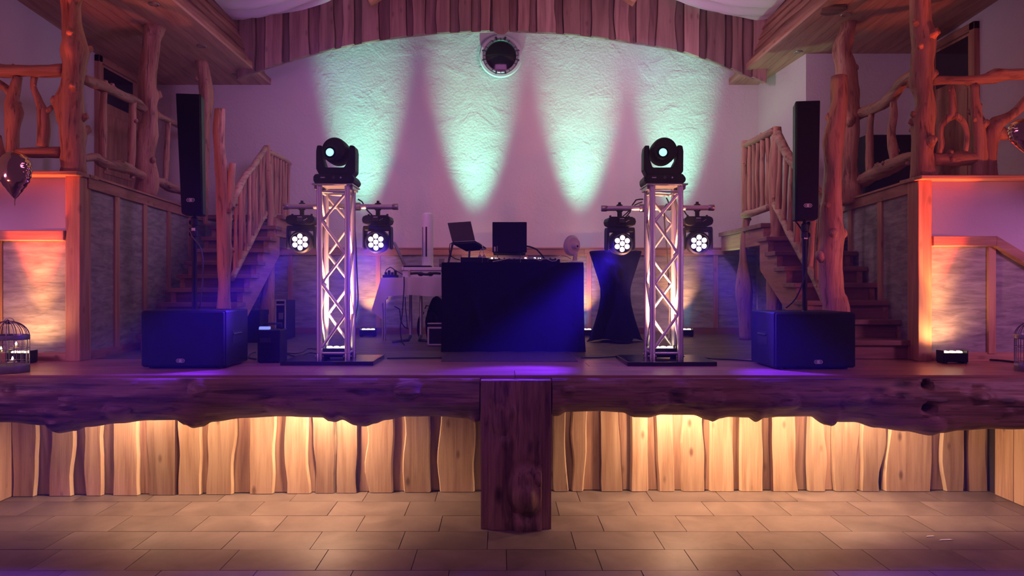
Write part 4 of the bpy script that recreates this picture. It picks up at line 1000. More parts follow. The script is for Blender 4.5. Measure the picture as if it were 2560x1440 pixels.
column_speaker('tall black column speaker beside the thin forked log pillar', (437, 231), (500, 233), (505, 536), (451, 534), 486, 537, 5.78, 5.98, zt_ + .003, -1, -.045)
column_speaker('tall black column speaker beside the cut newel log', (1991, 251), (2053, 249), (2048, 547), (1990, 549), 2012, 548, 5.78, 5.98, PZ(781, 5.56) + .003, 1, .05)

# ------------------------------------------------------------------ truss towers and their lamps
CH = .1135
def tower(label, x, plate):
    t = T('truss_tower', label, 'truss tower', (x, 6.115, STAGE))
    part(t, 'base_plate', MB().box(plate[0], plate[1], plate[2], plate[3], STAGE, STAGE + .033), M['plate'], bevel=.004)
    zb, ztp = STAGE + .035, STAGE + 1.445
    cs = [(x + sx * CH, 6.115 + sy * CH) for sx, sy in ((-1, -1), (1, -1), (1, 1), (-1, 1))]
    for cx, cyy in cs:
        part(t, 'chord', MB().cyl((cx, cyy, zb + .05), (cx, cyy, ztp), .0235, n=16), M['alu'], smooth=True)
        ft = part(t, 'coupler', MB().lathe([(.026, 0), (.026, .045), (.0245, .05), (.020, .052), (.020, .075)], (cx, cyy, zb - .002), 16), M['alud'], smooth=True)
        part(ft, 'pin', MB().cyl((cx - .034, cyy, zb + .025), (cx + .034, cyy, zb + .025), .007, n=8), M['alud'])
    nz = [1.375, 1.155, .895, .65, .397, .130]
    nz = [STAGE + q for q in nz]
    for f in range(4):
        a, b = cs[f], cs[(f + 1) % 4]
        lead = 1
        for k in range(5):
            p, q = (b, a) if (k + lead) % 2 else (a, b)
            d = (Vector((*q, 0)) - Vector((*p, 0))).normalized() * .02
            part(t, 'brace', MB().cyl(Vector((*p, nz[k])) + d, Vector((*q, nz[k + 1])) - d, .0125, n=10), M['alu'], smooth=True)
        for z in (STAGE + 1.395, STAGE + .085):
            part(t, 'cross_bar', MB().cyl((*a, z), (*b, z), .010, n=8), M['alu'], smooth=True)
    part(t, 'top_plate', MB().box(x - .165, x + .165, 6.115 - .165, 6.115 + .165, ztp, ztp + .012), M['alud'], bevel=.003)
    for sx in (-1, 1):
        part(t, 'corner_bracket', MB().box(x + sx * .145 - .012, x + sx * .145 + .012, 6.0, 6.23, ztp - .03, ztp - .001), M['alud'], bevel=.003)
    return t
XT = [PX(833.5, 6.0), PX(1666, 6.0)]
tower('aluminium truss tower on a black plate beside the white cloth table', XT[0], (PX(700, 5.86), PX(933, 5.86), 5.86, 6.43))
tower('aluminium truss tower on a black plate in front of the covered bar table', XT[1], (PX(1569, 5.82), PX(1793, 5.82), 5.82, 6.42))
YP = 6.26
def crossbar(label, x0, x1, y0, y1, xt):
    a, b = P(*x0, YP), P(*x1, YP)
    t = T('lighting_bar', label, 'pipe', (a + b) / 2)
    d = (b - a).normalized()
    part(t, 'pipe', MB().cyl(a + d * .03, b - d * .03, .0225, n=18), M['alu'], smooth=True)
    for p, s in ((a, 1), (b, -1)):
        part(t, 'end_fitting', MB().lathe([(.024, 0), (.027, .004), (.027, .042), (.023, .05)], p, 16, 'X') if s > 0 else MB().lathe([(.023, -.05), (.027, -.042), (.027, -.004), (.024, 0)], p, 16, 'X'), M['alud'], smooth=True)
    for s in (-1, 1):
        cx = xt + s * CH; zc = a.z + (b.z - a.z) * .5
        part(t, 'clamp', MB().lathe([(.032, -.022), (.034, -.018), (.034, .018), (.032, .022)], (cx + s * .035, YP, zc), 14, 'X').box(cx - .02, cx + .02, 6.225, YP, zc - .02, zc + .02), M['alud'], smooth=True)
    return t
crossbar('horizontal pipe across the truss tower beside the white cloth table', (708, 516), (996, 517), 0, 0, XT[0])
crossbar('horizontal pipe across the truss tower by the covered bar table', (1503, 521), (1785, 519), 0, 0, XT[1])

def wash_head(label, loc, tilt):
    t = T('wash_light', label, 'stage light', (0, 0, 0), 'moving wash lights on the cross pipes')
    part(t, 'clamp', MB().tube([(math.cos(a) * .030, 0, math.sin(a) * .030) for a in [2 * math.pi * k / 14 for k in range(14)]], .0085, 6, close=True).box(-.016, .016, -.016, .016, -.085, -.030).cyl((0, 0, .034), (0, 0, .05), .012, n=8), M['rubber'])
    b = part(t, 'base', MB().prism([(-.118 + .03 * (1 - math.cos(a)) if abs(a) < 9 else 0, 0) for a in (0,)] and
             [(-.085, -.158), (.085, -.158), (.112, -.146), (.120, -.118), (.112, -.090), (.085, -.078), (-.085, -.078), (-.112, -.090), (-.120, -.118), (-.112, -.146)], lambda a, c, d: Vector((a, d, c)), -.085, .085), M['black'], bevel=.008)
    part(b, 'display', MB().box(-.026, .020, -.0875, -.085, -.128, -.104), M['steel'], label='small framed display')
    part(b, 'marking', MB().box(-.022, .016, -.0868, -.085, -.098, -.092), M['badge'], label='tiny pale marking')
    for k in range(3):
        part(b, 'button', MB().box(.030 + k * .011, .036 + k * .011, -.0875, -.085, -.124 + k * .006, -.118 + k * .006), M['badge'])
    for s in (-1, 1):
        part(b, 'socket', MB().cyl((s * .08, 0, -.08), (s * .08, 0, -.062), .009, n=8), M['rubber'])
    part(t, 'yoke', MB().prism([(-.116, -.165), (.116, -.165), (.120, -.19), (.122, -.34), (.112, -.365), (.102, -.35), (.100, -.205), (-.100, -.205), (-.102, -.35), (-.112, -.365), (-.122, -.34), (-.120, -.19)], lambda a, c, d: Vector((a, d, c)), -.055, .055), M['black'], bevel=.008)
    M4 = Matrix.Translation((0, 0, -.295)) @ Matrix.Rotation(tilt, 4, 'X')
    h = part(t, 'head', MB().lathe([(.060, .085), (.090, .076), (.099, .045), (.099, -.04), (.085, -.10), (.045, -.115)], (0, 0, 0), 28, 'Y').xf(M4), M['black'], smooth=True)
    part(h, 'face_ring', MB().lathe([(.093, .070), (.095, .082), (.080, .096), (.076, .084), (.074, .080)], (0, 0, 0), 28, 'Y').xf(M4), M['black'], smooth=True)
    for k in range(7):
        a = R(90 + 60 * k); r = 0 if k == 6 else .0485
        c = Vector((r * math.cos(a), 0, r * math.sin(a)))
        part(h, 'lens', MB().lathe([(.0215, .082), (.0205, .089), (.014, .094), (.0001, .096)], c, 16, 'Y').xf(M4), M['lens'], smooth='all')
    return t
W0 = wash_head('purple wash light hanging nearest the branch balustrade', None, R(6))
WL = [(755, 516.5), (945, 516.8), (1549, 520.6), (1743, 519.4)]
WLAB = ['purple wash light hanging nearest the branch balustrade', 'brightest purple wash light, hanging above the white cloth table', 'purple wash light hanging above the covered bar table', 'purple wash light hanging nearest the platform with the red logs']
for i, q in enumerate(WL):
    loc = P(*q, YP)
    if i == 0: W0.location = loc; W0.rotation_euler.z = R(4)
    else: copy_tree(W0, loc, R((4, -3, 6, -5)[i]), WLAB[i])
def moving_head(label):
    t = T('moving_head_light', label, 'stage light', (0, 0, 0), 'moving head spots on the truss tops')
    u = .000372
    def q(x, y): return ((x - 745) * u, (1150 - y) * u)
    out = [(335, 285), (315, 420), (315, 800), (375, 920), (420, 960), (1090, 960), (1175, 865), (1180, 420), (1160, 300), (1110, 285), (1045, 285), (1035, 580), (930, 770), (510, 770), (440, 560), (440, 285)]
    part(t, 'yoke', MB().prism([q(*p) for p in out], lambda a, c, d: Vector((a, d, c)), -.08, .08), M['black'], bevel=.010)
    bs = [(330, 1145), (300, 1080), (300, 1000), (340, 940), (1130, 940), (1195, 1030), (1195, 1090), (1150, 1145)]
    b = part(t, 'base', MB().prism([q(*p) for p in bs], lambda a, c, d: Vector((a, d, c)), -.15, .15), M['black'], bevel=.014)
    part(b, 'display', MB().box(-.105, -.070, -.1525, -.150, .044, .052), M['badge'], label='tiny pale lettering')
    part(b, 'emblem', MB().prism([(0, .032), (.014, .048), (0, .064), (-.014, .048)], lambda a, c, d: Vector((a, d, c)), -.1525, -.150), M['steel'], label='small diamond mark')
    part(b, 'button', MB().cyl((.058, -.150, .047), (.058, -.154, .047), .007, n=10), M['badge'])
    c = Vector((0, 0, .275))
    h = part(t, 'head', MB().lathe([(.050, .165), (.092, .150), (.104, .11), (.106, .02), (.104, -.06), (.085, -.12), (.040, -.135)], c, 32, 'Y'), M['black'], smooth=True)
    lc = c + Vector((-.022, -.002, -.030))
    part(h, 'lens_ring', MB().lathe([(.058, .10), (.060, .185), (.052, .192), (.048, .176), (.048, .10)], lc, 28, 'Y'), M['black'], smooth=True)
    part(h, 'lens', MB().lathe([(.0485, .172), (.030, .183), (.0001, .188)], lc, 28, 'Y'), M['glass'], smooth='all')
    part(h, 'lit_core', MB().lathe([(.033, .178), (.030, .187), (.0001, .192)], lc, 24, 'Y'), M['spotlens'], smooth='all', label='glowing cyan white lens centre')
    return t
m0 = moving_head('moving head spot on the truss tower beside the white cloth table')
ztop_ = STAGE + 1.4575
m0.location = (PX(843, 6.1), 6.115, ztop_)
copy_tree(m0, (PX(1656, 6.1), 6.115, ztop_ - .0), R(-3), 'moving head spot on the truss tower by the covered bar table')

# ------------------------------------------------------------------ uplights
def uplight(label, loc, group):
    t = T('uplight', label, 'uplight', (0, 0, 0), group)
    part(t, 'housing', MB().box(-.095, .095, -.06, .06, .012, .085), M['black'], bevel=.008)
    for s in (-1, 1):
        part(t, 'foot', MB().box(s * .08 - .015, s * .08 + .015, -.05, .05, 0, .02), M['rubber'], bevel=.003)
        part(t, 'side_plate', MB().box(s * .098 - .004, s * .098 + .004, -.05, .05, .01, .105), M['black'], bevel=.002)
    for k in range(3):
        part(t, 'lens', MB().lathe([(.026, .083), (.026, .092), (.018, .098), (.0001, .100)], (-.055 + k * .055, -.0, 0), 16), M['uplens'], smooth='all')
    t.location = loc
    return t
u0 = uplight('small black uplight on the stage by the sloping grey panel and the power cord', (PX(2382, 6.05), 6.06, STAGE), 'uplights along the walls')
copy_tree(u0, (PX(52, 6.05), 6.06, STAGE), 0, 'small black uplight behind the bird cage with tealights')
for px, lab in zip(BACKLAMPS, ('small black uplight at the back wall beside the white cloth table', 'small black uplight at the back wall behind the black covered table', 'small black uplight at the back wall between the black table and the bar table', 'small black uplight at the back wall behind the truss tower by the bar table')):
    copy_tree(u0, (PX(px, 9.2), 9.22, STAGE - .004), 0, lab)
for x, lab in zip(XT, ('black uplight standing inside the truss tower beside the white cloth table', 'black uplight standing inside the truss tower by the bar table')):
    c = copy_tree(u0, (x, 6.115, STAGE + .034), 0, lab); c['group'] = 'uplights inside the truss towers'
# ------------------------------------------------------------------ the disc jockey's table
def cloth_box(x0, x1, y0, y1, zt, zb, seed, flare=.02, nside=26):
    """cloth over a table: top and four sides with soft folds"""
    mb = MB(); per = []
    def edge(a, b, n): return [(a[0] + (b[0] - a[0]) * i / n, a[1] + (b[1] - a[1]) * i / n) for i in range(n)]
    c = [(x0, y0), (x1, y0), (x1, y1), (x0, y1)]
    for k in range(4): per += edge(c[k], c[(k + 1) % 4], 40 if k % 2 == 0 else 20)
    m = len(per); cx, cy_ = (x0 + x1) / 2, (y0 + y1) / 2; rows_ = 14; vs = []
    for j in range(rows_ + 1):
        t = j / rows_
        for i, (a, b) in enumerate(per):
            ox = (a - cx) / (x1 - x0) * 2; oy = (b - cy_) / (y1 - y0) * 2
            cor = min(1, max(0, (abs(ox) + abs(oy) - 1.55) / .45))
            fold = .020 * noise.noise(Vector((a * 5 + seed, b * 5, t * .7))) + .012 * math.sin(a * 21 + b * 17 + seed) * t
            k = (flare + fold) * t + (.018 * cor * t ** 3) + .004 * (t > 0)
            nx = ox if abs(ox) > .98 else ox * .15; ny = oy if abs(oy) > .98 else oy * .15
            vs.append(Vector((a + nx * k, b + ny * k, zt + (zb - zt) * t - (.004 if j == 0 else 0))))
    fs = [(j * m + i, j * m + (i + 1) % m, (j + 1) * m + (i + 1) % m, (j + 1) * m + i) for j in range(rows_) for i in range(m)]
    mb.add(vs, fs); n = len(mb.v)
    mb.v += [Vector((a + (cx - a) * .004, b, zt)) for a, b in per]
    mb.f += [(i, (i + 1) % m, n + (i + 1) % m, n + i) for i in range(m)]
    mb.f.append(tuple(range(n, n + m)))
    return mb
ZT = PZ(656, 7.05)
TX0, TX1 = PX(1104, 7.05), PX(1459, 7.05)
solo('tablecloth', cloth_box(TX0, TX1, 7.06, 7.72, ZT, STAGE + .001, 3, flare=-.012), M['cloth'], 'floor length black cloth over the high table in the middle of the stage', 'tablecloth', smooth=True)
solo('stage_mat', MB().box(PX(1100, 6.05), PX(1449, 6.05), 6.16, 7.0, STAGE, STAGE + .006), M['mat_'], 'flat dark grey mat on the stage in front of the black covered table', 'mat', bevel=.002)
# left laptop on its tilted stand
y = 7.26
t = T('laptop', 'grey laptop tilted on a folding stand at the left end of the black covered table', 'laptop', P(1155, 612, y))
TL, TR, BR_, BL_ = P(1119, 557, y + .02), P(1177, 553, y + .12), P(1188, 601, y + .06), P(1131, 604, y - .04)
nrm = (TR - TL).cross(BL_ - TL).normalized() * .008
if nrm.y < 0: nrm = -nrm
part(t, 'lid', MB().hexa([BL_, BR_, BR_ + nrm, BL_ + nrm, TL, TR, TR + nrm, TL + nrm]), M['laptop'], bevel=.003)
q = [BL_ + Vector((0, 0, -.002)), BR_ + Vector((0, 0, -.002)), P(1216, 619, y + .22), P(1166, 623, y + .14)]
part(t, 'keyboard_base', MB().hexa([p - Vector((0, 0, .014)) for p in q] + q), M['black'], bevel=.004)
t = T('laptop_stand', 'dark folding laptop stand under the tilted grey laptop', 'stand', Vector((P(1150, 640, y).x, y, ZT)))
part(t, 'leg', MB().bar(P(1132, 608, y), Vector((PX(1121, y), y, ZT + .004)), .022, .02, (0, 1, 0)), M['steel'], bevel=.003)
part(t, 'leg', MB().bar(P(1174, 626, y + .12), Vector((PX(1172, y + .12), y + .12, ZT + .004)), .02, .02, (0, 1, 0)), M['steel'], bevel=.003)
part(t, 'tray', MB().hexa([p - Vector((0, 0, .022)) for p in q] + [p - Vector((0, 0, .015)) for p in q]), M['steel'])
part(t, 'foot', MB().box(PX(1118, y), PX(1176, y), y - .01, y + .13, ZT, ZT + .008), M['steel'], bevel=.002)
# second laptop, its dark lid facing the hall
y = 7.25
t = T('laptop', 'dark upright laptop lid facing the hall at the middle of the black table', 'laptop', P(1274, 640, y))
lid = part(t, 'lid', MB().box(PX(1231, y), PX(1317, y), y, y + .009, PZ(631, y), PZ(555, y)), M['black'], bevel=.004)
part(lid, 'hinge', MB().cyl((PX(1237, y), y - .003, PZ(629, y)), (PX(1237, y), y - .003, PZ(617, y)), .010, n=10), M['alu'])
part(lid, 'hinge', MB().cyl((PX(1243, y), y - .002, PZ(629, y)), (PX(1243, y), y - .002, PZ(615, y)), .004, n=8), M['alud'])
part(t, 'keyboard_base', MB().hexa([Vector((PX(1233, y), y + .009, PZ(632, y))), Vector((PX(1315, y), y + .009, PZ(632, y))), Vector((PX(1315, y), y + .22, PZ(636, y))), Vector((PX(1233, y), y + .22, PZ(636, y))),
                                     Vector((PX(1233, y), y + .009, PZ(629, y))), Vector((PX(1315, y), y + .009, PZ(629, y))), Vector((PX(1315, y), y + .22, PZ(633, y))), Vector((PX(1233, y), y + .22, PZ(633, y)))]), M['black'], bevel=.003)
t2 = T('laptop_stand', 'thin legged wire stand under the dark laptop that faces the hall squarely', 'stand', Vector((PX(1274, y), y, ZT)))
for px in (1244, 1301):
    part(t2, 'leg', MB().tube([Vector((PX(px, y), y + .02, PZ(634, y))), Vector((PX(px, y), y + .01, ZT + .005)), Vector((PX(px, y), y - .12, ZT + .005))], .004, 6), M['steel'])
# mixing console
t = T('mixing_console', 'low black mixing console with knobs and small lights on the black covered table', 'mixer', Vector((PX(1310, 7.2), 7.30, ZT)))
part(t, 'body', MB().hexa([Vector((PX(1215, 7.2), 7.30, ZT)), Vector((PX(1402, 7.2), 7.30, ZT)), Vector((PX(1402, 7.2), 7.52, ZT)), Vector((PX(1215, 7.2), 7.52, ZT)),
                           Vector((PX(1215, 7.2), 7.30, ZT + .040)), Vector((PX(1402, 7.2), 7.30, ZT + .040)), Vector((PX(1402, 7.2), 7.52, ZT + .028)), Vector((PX(1215, 7.2), 7.52, ZT + .028))]), M['black'], bevel=.004)
for k in range(14):
    px = 1222 + k * 13
    part(t, 'knob', MB().lathe([(.009, 0), (.008, .018), (.0001, .019)], (PX(px, 7.2), 7.33 + .03 * (k % 3), ZT + .036), 10), M['steel'], smooth=True)
for px, r in ((1230, .011), (1314, .012), (1337, .011), (1346, .005), (1351, .005), (1238, .004), (1243, .004)):
    part(t, 'lamp', MB().ball((PX(px, 7.3), 7.31, ZT + .050), r, 10, (1, .6, .6)), M['led'], smooth='all')
t = T('power_supply', 'flat black power box with cables under the tilted laptop', 'box', Vector((PX(1185, 7.13), 7.12, ZT)))
part(t, 'body', MB().box(PX(1152, 7.12), PX(1205, 7.12), 7.08, 7.22, ZT, ZT + .05), M['black'], bevel=.005)
part(t, 'body_extension', MB().box(PX(1206, 7.12), PX(1220, 7.12), 7.08, 7.22, ZT, ZT + .045), M['black'], bevel=.004)
for px, lab in ((1200, 'white plug-in adapter, left of the pair behind the flat black box'), (1210, 'white plug-in adapter, right of the pair behind the flat black box')):
    a = T('power_adapter', lab, 'adapter', Vector((PX(px, 7.3), 7.3, ZT)))
    part(a, 'body', MB().prism([(-.018, 0), (.018, 0), (.018, .045), (.006, .068), (-.006, .068), (-.018, .045)], lambda u, v, d: Vector((PX(px, 7.3) + u, 7.3 + d, ZT + .02 + v)), -.015, .015), M['white'], bevel=.004)
    part(a, 'prong_base', MB().box(PX(px, 7.3) - .012, PX(px, 7.3) + .012, 7.29, 7.31, ZT, ZT + .022), M['black'])
# small fan
y = 7.25; c = Vector((PX(1437, y), y, ZT))
t = T('desk_fan', 'small white desk fan at the right end of the black covered table', 'fan', c)
part(t, 'base', MB().lathe([(.085, 0), (.085, .008), (.07, .016), (.03, .026), (.02, .03)], c, 24), M['white'], smooth=True)
part(t, 'neck', MB().tube([c + Vector((0, 0, .024)), c + Vector((.004, 0, .07)), c + Vector((.004, .0, .11))], [.024, .020, .026], 12), M['white'], smooth='all')
hc = P(1430, 614, y); ax = Vector((-.56, .82, .12)).normalized(); Mx = Matrix.Translation(hc) @ ax.to_track_quat('Z', 'Y').to_matrix().to_4x4()
cg = part(t, 'cage', MB().lathe([(.03, -.035), (.08, -.028), (.096, -.008), (.098, .006), (.094, .008), (.078, -.020), (.03, -.028)], (0, 0, 0), 28).xf(Mx), M['white'], smooth=True)
for k in range(24):
    a = 2 * math.pi * k / 24
    part(cg, 'wire', MB().tube([Mx @ Vector((.098 * math.cos(a), .098 * math.sin(a), .004)), Mx @ Vector((.07 * math.cos(a), .07 * math.sin(a), .032)), Mx @ Vector((.02 * math.cos(a), .02 * math.sin(a), .038))], .0016, 4), M['white'])
part(cg, 'ring', MB().tube([Mx @ Vector((.098 * math.cos(a), .098 * math.sin(a), .006)) for a in [2 * math.pi * k / 28 for k in range(28)]], .005, 6, close=True), M['white'])
part(t, 'motor', MB().lathe([(.0001, -.085), (.022, -.082), (.034, -.06), (.036, -.02)], (0, 0, 0), 18).xf(Mx), M['white'], smooth=True)
part(t, 'dial', MB().lathe([(.010, -.0862), (.010, -.083)], (0, 0, 0), 12).xf(Mx), M['black'])
for k in range(3):
    a = R(120 * k)
    part(t, 'blade', MB().add([Mx @ Vector((r * math.cos(a + d), r * math.sin(a + d), z)) for r, d, z in ((.012, -.5, .0), (.08, -.35, .012), (.082, .35, -.008), (.012, .5, -.004))] + [Mx @ Vector((r * math.cos(a + d), r * math.sin(a + d), z + .002)) for r, d, z in ((.012, -.5, .0), (.08, -.35, .012), (.082, .35, -.008), (.012, .5, -.004))], [(0, 1, 2, 3), (7, 6, 5, 4), (0, 4, 5, 1), (1, 5, 6, 2), (2, 6, 7, 3), (3, 7, 4, 0)]), M['white'])
def cable(pp, r, m, label, group=None, name='cable'):
    """pp: (px, py, depth) or world vectors"""
    pts = [p if isinstance(p, Vector) else P(*p) for p in pp]
    pts = catmull(pts, .03)
    return solo(name, MB().tube(pts, r, 6), m, label, 'cable', group, smooth='all', base=pts[0])
wc, bc = M['white'], M['rubber']
cable([(1232, 654, 7.09), (1255, 650, 7.12), (1278, 645, 7.12), (1300, 646, 7.12), (1320, 648, 7.12)], .004, wc, 'white cable arching over the front of the mixing console')
cable([(1320, 648, 7.13), (1335, 646, 7.12), (1351, 652, 7.10), (1356, 648, 7.12), (1366, 647, 7.12), (1380, 653, 7.1), (1390, 652, 7.12), (1402, 639, 7.15), (1418, 642, 7.2), (1428, 648, 7.2)], .004, wc, 'white cable looping from the console to the small white fan')
cable([(1310, 615, 7.27), (1325, 617, 7.3), (1342, 624, 7.3), (1352, 635, 7.3), (1362, 648, 7.3)], .008, bc, 'thick black cable falling from the dark laptop to the table')
cable([(1195, 605, 7.36), (1205, 612, 7.34), (1208, 624, 7.32), (1209, 634, 7.31)], .0035, wc, 'thin white cable from the tilted laptop to the plug pair')
cable([(1199, 634, 7.29), (1202, 623, 7.29), (1210, 622, 7.3), (1222, 626, 7.3), (1231, 628, 7.28)], .003, wc, 'thin white cable looping from the plug pair to the dark laptop')
cable([(1135, 604, 7.2), (1125, 610, 7.2), (1123, 624, 7.2), (1127, 640, 7.2), (1138, 647, 7.2), (1150, 650, 7.2)], .004, bc, 'black cable hanging at the left leg of the tilted laptop stand')

# ------------------------------------------------------------------ table under the white cloth
yF, yBk = 7.9, 8.6; zc = PZ(694, yF)
xA, xB = PX(953, yF), PX(1116, yF)
mb = MB()
zf = PZ(739, yF)
def front(u, v):
    x = xA + (xB - xA) * u
    return Vector((x, yF - .012 - .014 * v * (1 + math.sin(u * 19)) - .03 * v * (1 - u) ** 6, zc + (zf - zc) * v * (1 + .04 * math.sin(u * 9 + 1)) - .10 * v * max(0, 1 - u * 8)))
mb.grid(40, 8, front)
mb.box(xA, xB, yF - .012, yBk, zc - .004, zc)
A, D_, C_, E_ = P(953, 694, yF - .012), P(929, 776, yF + .05), P(957, 800, yF - .03), P(961, 742, yF - .03)
B0 = Vector((xA, yBk, zc)); B1 = Vector((xA - .02, yBk, zc - .22))
def cor(u, v):   # corner that hangs in a point, wrapped round to the side
    top = A.lerp(B0, 0)
    a = A.lerp(E_, v); m_ = A.lerp(C_, v) ; b = A.lerp(D_, v)
    p = a.lerp(m_, min(1, u * 2)) if u < .5 else m_.lerp(b, (u - .5) * 2)
    return p + Vector((0, .02 * math.sin(u * 6) * v, 0))
mb.grid(12, 8, cor)
mb.grid(12, 6, lambda u, v: A.lerp(B0, u).lerp(D_.lerp(B1, u ** .6), v) + Vector((-.012 * math.sin(u * 14) * v, 0, 0)))
solo('tablecloth', mb, M['whitecloth'], 'short white cloth with a hanging corner over the side table', 'tablecloth', smooth=True)
t = T('side_table', 'folding table with grey tube legs under the short white cloth', 'table', Vector(((xA + xB) / 2, (yF + yBk) / 2, STAGE)))
part(t, 'tabletop', MB().box(xA + .01, xB - .01, yF, yBk - .01, zc - .035, zc - .005), M['brown'], bevel=.004)
for px in (1027, 1053):
    x = PX(px, 8.2)
    part(t, 'leg', MB().cyl((x, 8.2, STAGE + .06), (x, 8.2, zc - .035), .020, n=12), M['alud'], smooth=True)
    part(t, 'foot', MB().tube([Vector((x - .0, 8.2, STAGE + .08)), Vector((x - .02, 8.16, STAGE + .03)), Vector((x - (.19 if px < 1040 else -.19), 8.10, STAGE + .014))], [.02, .018, .013], 8), M['steel'], smooth='all')
for px in (957, 963):
    x = PX(px, 8.5); part(t, 'leg', MB().cyl((x, 8.5, STAGE), (x, 8.5, zc - .035), .010, n=8), M['alud'])
t = T('flight_case', 'flat silver edged case on the white cloth under the open laptop', 'case', Vector((PX(1055, 8.1), 8.2, zc)))
part(t, 'body', MB().box(PX(1006, 8.05), PX(1112, 8.05), 8.06, 8.45, zc + .0, zc + .115), M['white'], bevel=.005)
part(t, 'band', MB().box(PX(1006, 8.05) - .003, PX(1112, 8.05), 8.055, 8.455, zc + .075, zc + .082), M['steel'])
for px in (1004, 1108): part(t, 'corner', MB().box(PX(px, 8.05), PX(px + 5, 8.05), 8.05, 8.08, zc + .085, zc + .118), M['alu'], bevel=.003)
part(t, 'latch', MB().box(PX(1020, 8.05), PX(1026, 8.05), 8.048, 8.06, zc + .02, zc + .085), M['alud'], bevel=.002)
t = T('laptop', 'thin open laptop seen edge on, on the silver edged case', 'laptop', Vector((PX(1040, 8.1), 8.2, zc + .115)))
part(t, 'keyboard_base', MB().box(PX(1009, 8.1), PX(1076, 8.1), 8.08, 8.32, zc + .117, zc + .134), M['black'], bevel=.003)
part(t, 'lid', MB().bar(P(1011, 661, 8.2), P(985, 605, 8.2), .24, .008, (-1, 0, .4)), M['laptop'], bevel=.002)
t = T('headphones', 'black headphones lying in front of the silver edged case', 'headphones', Vector((PX(1060, 7.98), 7.98, zc)))
part(t, 'band', MB().tube(catmull([P(1027, 684, 7.99), P(1045, 683, 7.96), P(1066, 686, 7.94), P(1085, 683, 7.96), P(1101, 684, 7.99)], .02), .014, 8), M['rubber'], smooth='all')
for px in (1052, 1076): part(t, 'ear_cup', MB().ball(P(px, 685, 7.97), .034, 14, (1, .8, .7)), M['black'], smooth='all')
t = T('power_strip', 'black power strip with tangled plugs on the left end of the white cloth', 'power strip', Vector((PX(970, 8.0), 8.0, zc)))
part(t, 'body', MB().box(PX(957, 8.0), PX(995, 8.0), 7.98, 8.06, zc, zc + .03), M['black'], bevel=.005)
for k in range(4): part(t, 'plug', MB().box(PX(961 + 8 * k, 8.0) , PX(967 + 8 * k, 8.0), 8.0, 8.04, zc + .028, zc + .06 + .02 * (k % 2)), M['rubber'], bevel=.004)
cable([(962, 686, 8.0), (966, 674, 8.0), (976, 668, 8.0), (988, 676, 8.0), (1000, 682, 8.0), (1006, 686, 7.95)], .005, bc, 'black cable looping over the power strip on the white cloth')
cable([(1010, 692, 7.87), (1010, 720, 7.84), (1006, 780, 7.86), (1001, 820, 7.9), (1004, 850, 7.9), (1014, 866, 7.85), (1026, 870, 7.8)], .006, bc, 'black cable hanging down the front of the white cloth to the floor')
cable([(986, 766, 8.0), (998, 772, 8.0), (1002, 800, 8.0), (1010, 816, 8.1), (1020, 822, 8.2)], .006, bc, 'black cable slung under the white cloth table')
cable([(1013, 742, 8.0), (1014, 770, 8.0), (1017, 800, 8.05), (1018, 820, 8.1)], .005, bc, 'thin black cable hanging straight under the white cloth table')
y = 8.35; c = Vector((PX(1068, y), y, zc + .115))
t = T('tower_fan', 'slim white tower fan with a dark slit standing behind the side table things', 'fan', Vector((c.x, 8.5, zc)))
cc = Vector((PX(1069, 8.52), 8.52, zc)); hh = PZ(532, 8.52) - zc
part(t, 'base', MB().lathe([(.085, 0), (.085, .02), (.07, .10), (.066, .18)], cc, 24), M['white'], smooth=True)
part(t, 'body', MB().lathe([(.064, .17), (.066, .2), (.066, hh - .05), (.058, hh - .015), (.03, hh)], cc, 24), M['white'], smooth=True)
part(t, 'slit', MB().box(cc.x - .018, cc.x + .0, cc.y - .069, cc.y - .055, PZ(642, 8.52), PZ(568, 8.52)), M['recess'])
part(t, 'slit', MB().box(cc.x - .056, cc.x - .050, cc.y - .045, cc.y - .025, PZ(642, 8.52), PZ(568, 8.52)), M['recess'])
c = Vector((PX(1104, 8.3), 8.3, zc + .115))
t = T('tumbler', 'clear plastic cup beside the tower fan on the case', 'cup', c)
part(t, 'wall', MB().lathe([(.026, 0), (.034, .10), (.032, .10), (.024, .004), (.0001, .004)], c, 20), M['clear'], smooth=True)
part(t, 'drink', MB().lathe([(.024, .006), (.027, .04), (.0001, .04)], c, 16), M['rubber'])
# things under the tables
t = T('backpack', 'black backpack leaning under the end of the white cloth table', 'bag', Vector((PX(1075, 8.25), 8.35, STAGE)))
def bpk(u, v):
    a = 2 * math.pi * u; z = v
    r = (.125 + .02 * math.sin(a * 2)) * (1 - .45 * v ** 2.2) * (math.sin(math.pi * min(1, .25 + v * .75)) ** .35)
    return Vector((PX(1096, 8.35) + r * math.cos(a) * 1.15 - .03 * v, 8.45 + r * math.sin(a) * .7, STAGE + .02 + .50 * z))
bmb = MB().grid(24, 14, bpk)
part(t, 'body', bmb, M['cloth'], smooth='all')
part(t, 'pocket', MB().ball((PX(1078, 8.3), 8.37, STAGE + .22), .10, 16, (.75, .45, 1.2)), M['cloth'], smooth='all')
part(t, 'strap', MB().tube(catmull([P(1058, 780, 8.36), P(1048, 800, 8.34), P(1046, 830, 8.34), P(1052, 845, 8.34)], .03), .016, 8), M['cloth'], smooth='all')
part(t, 'loop', MB().tube(catmull([P(1062, 772, 8.25), P(1066, 764, 8.25), P(1073, 766, 8.25), P(1072, 776, 8.25)], .02), .006, 6), M['rubber'])
t = T('amplifier_case', 'low rack case with silver edges on the floor against the black table cloth', 'case', Vector((PX(1095, 7.85), 7.95, STAGE)))
part(t, 'body', MB().box(PX(1074, 7.9), PX(1128, 7.9), 7.76, 7.96, STAGE + .01, STAGE + .19), M['black'], bevel=.004)
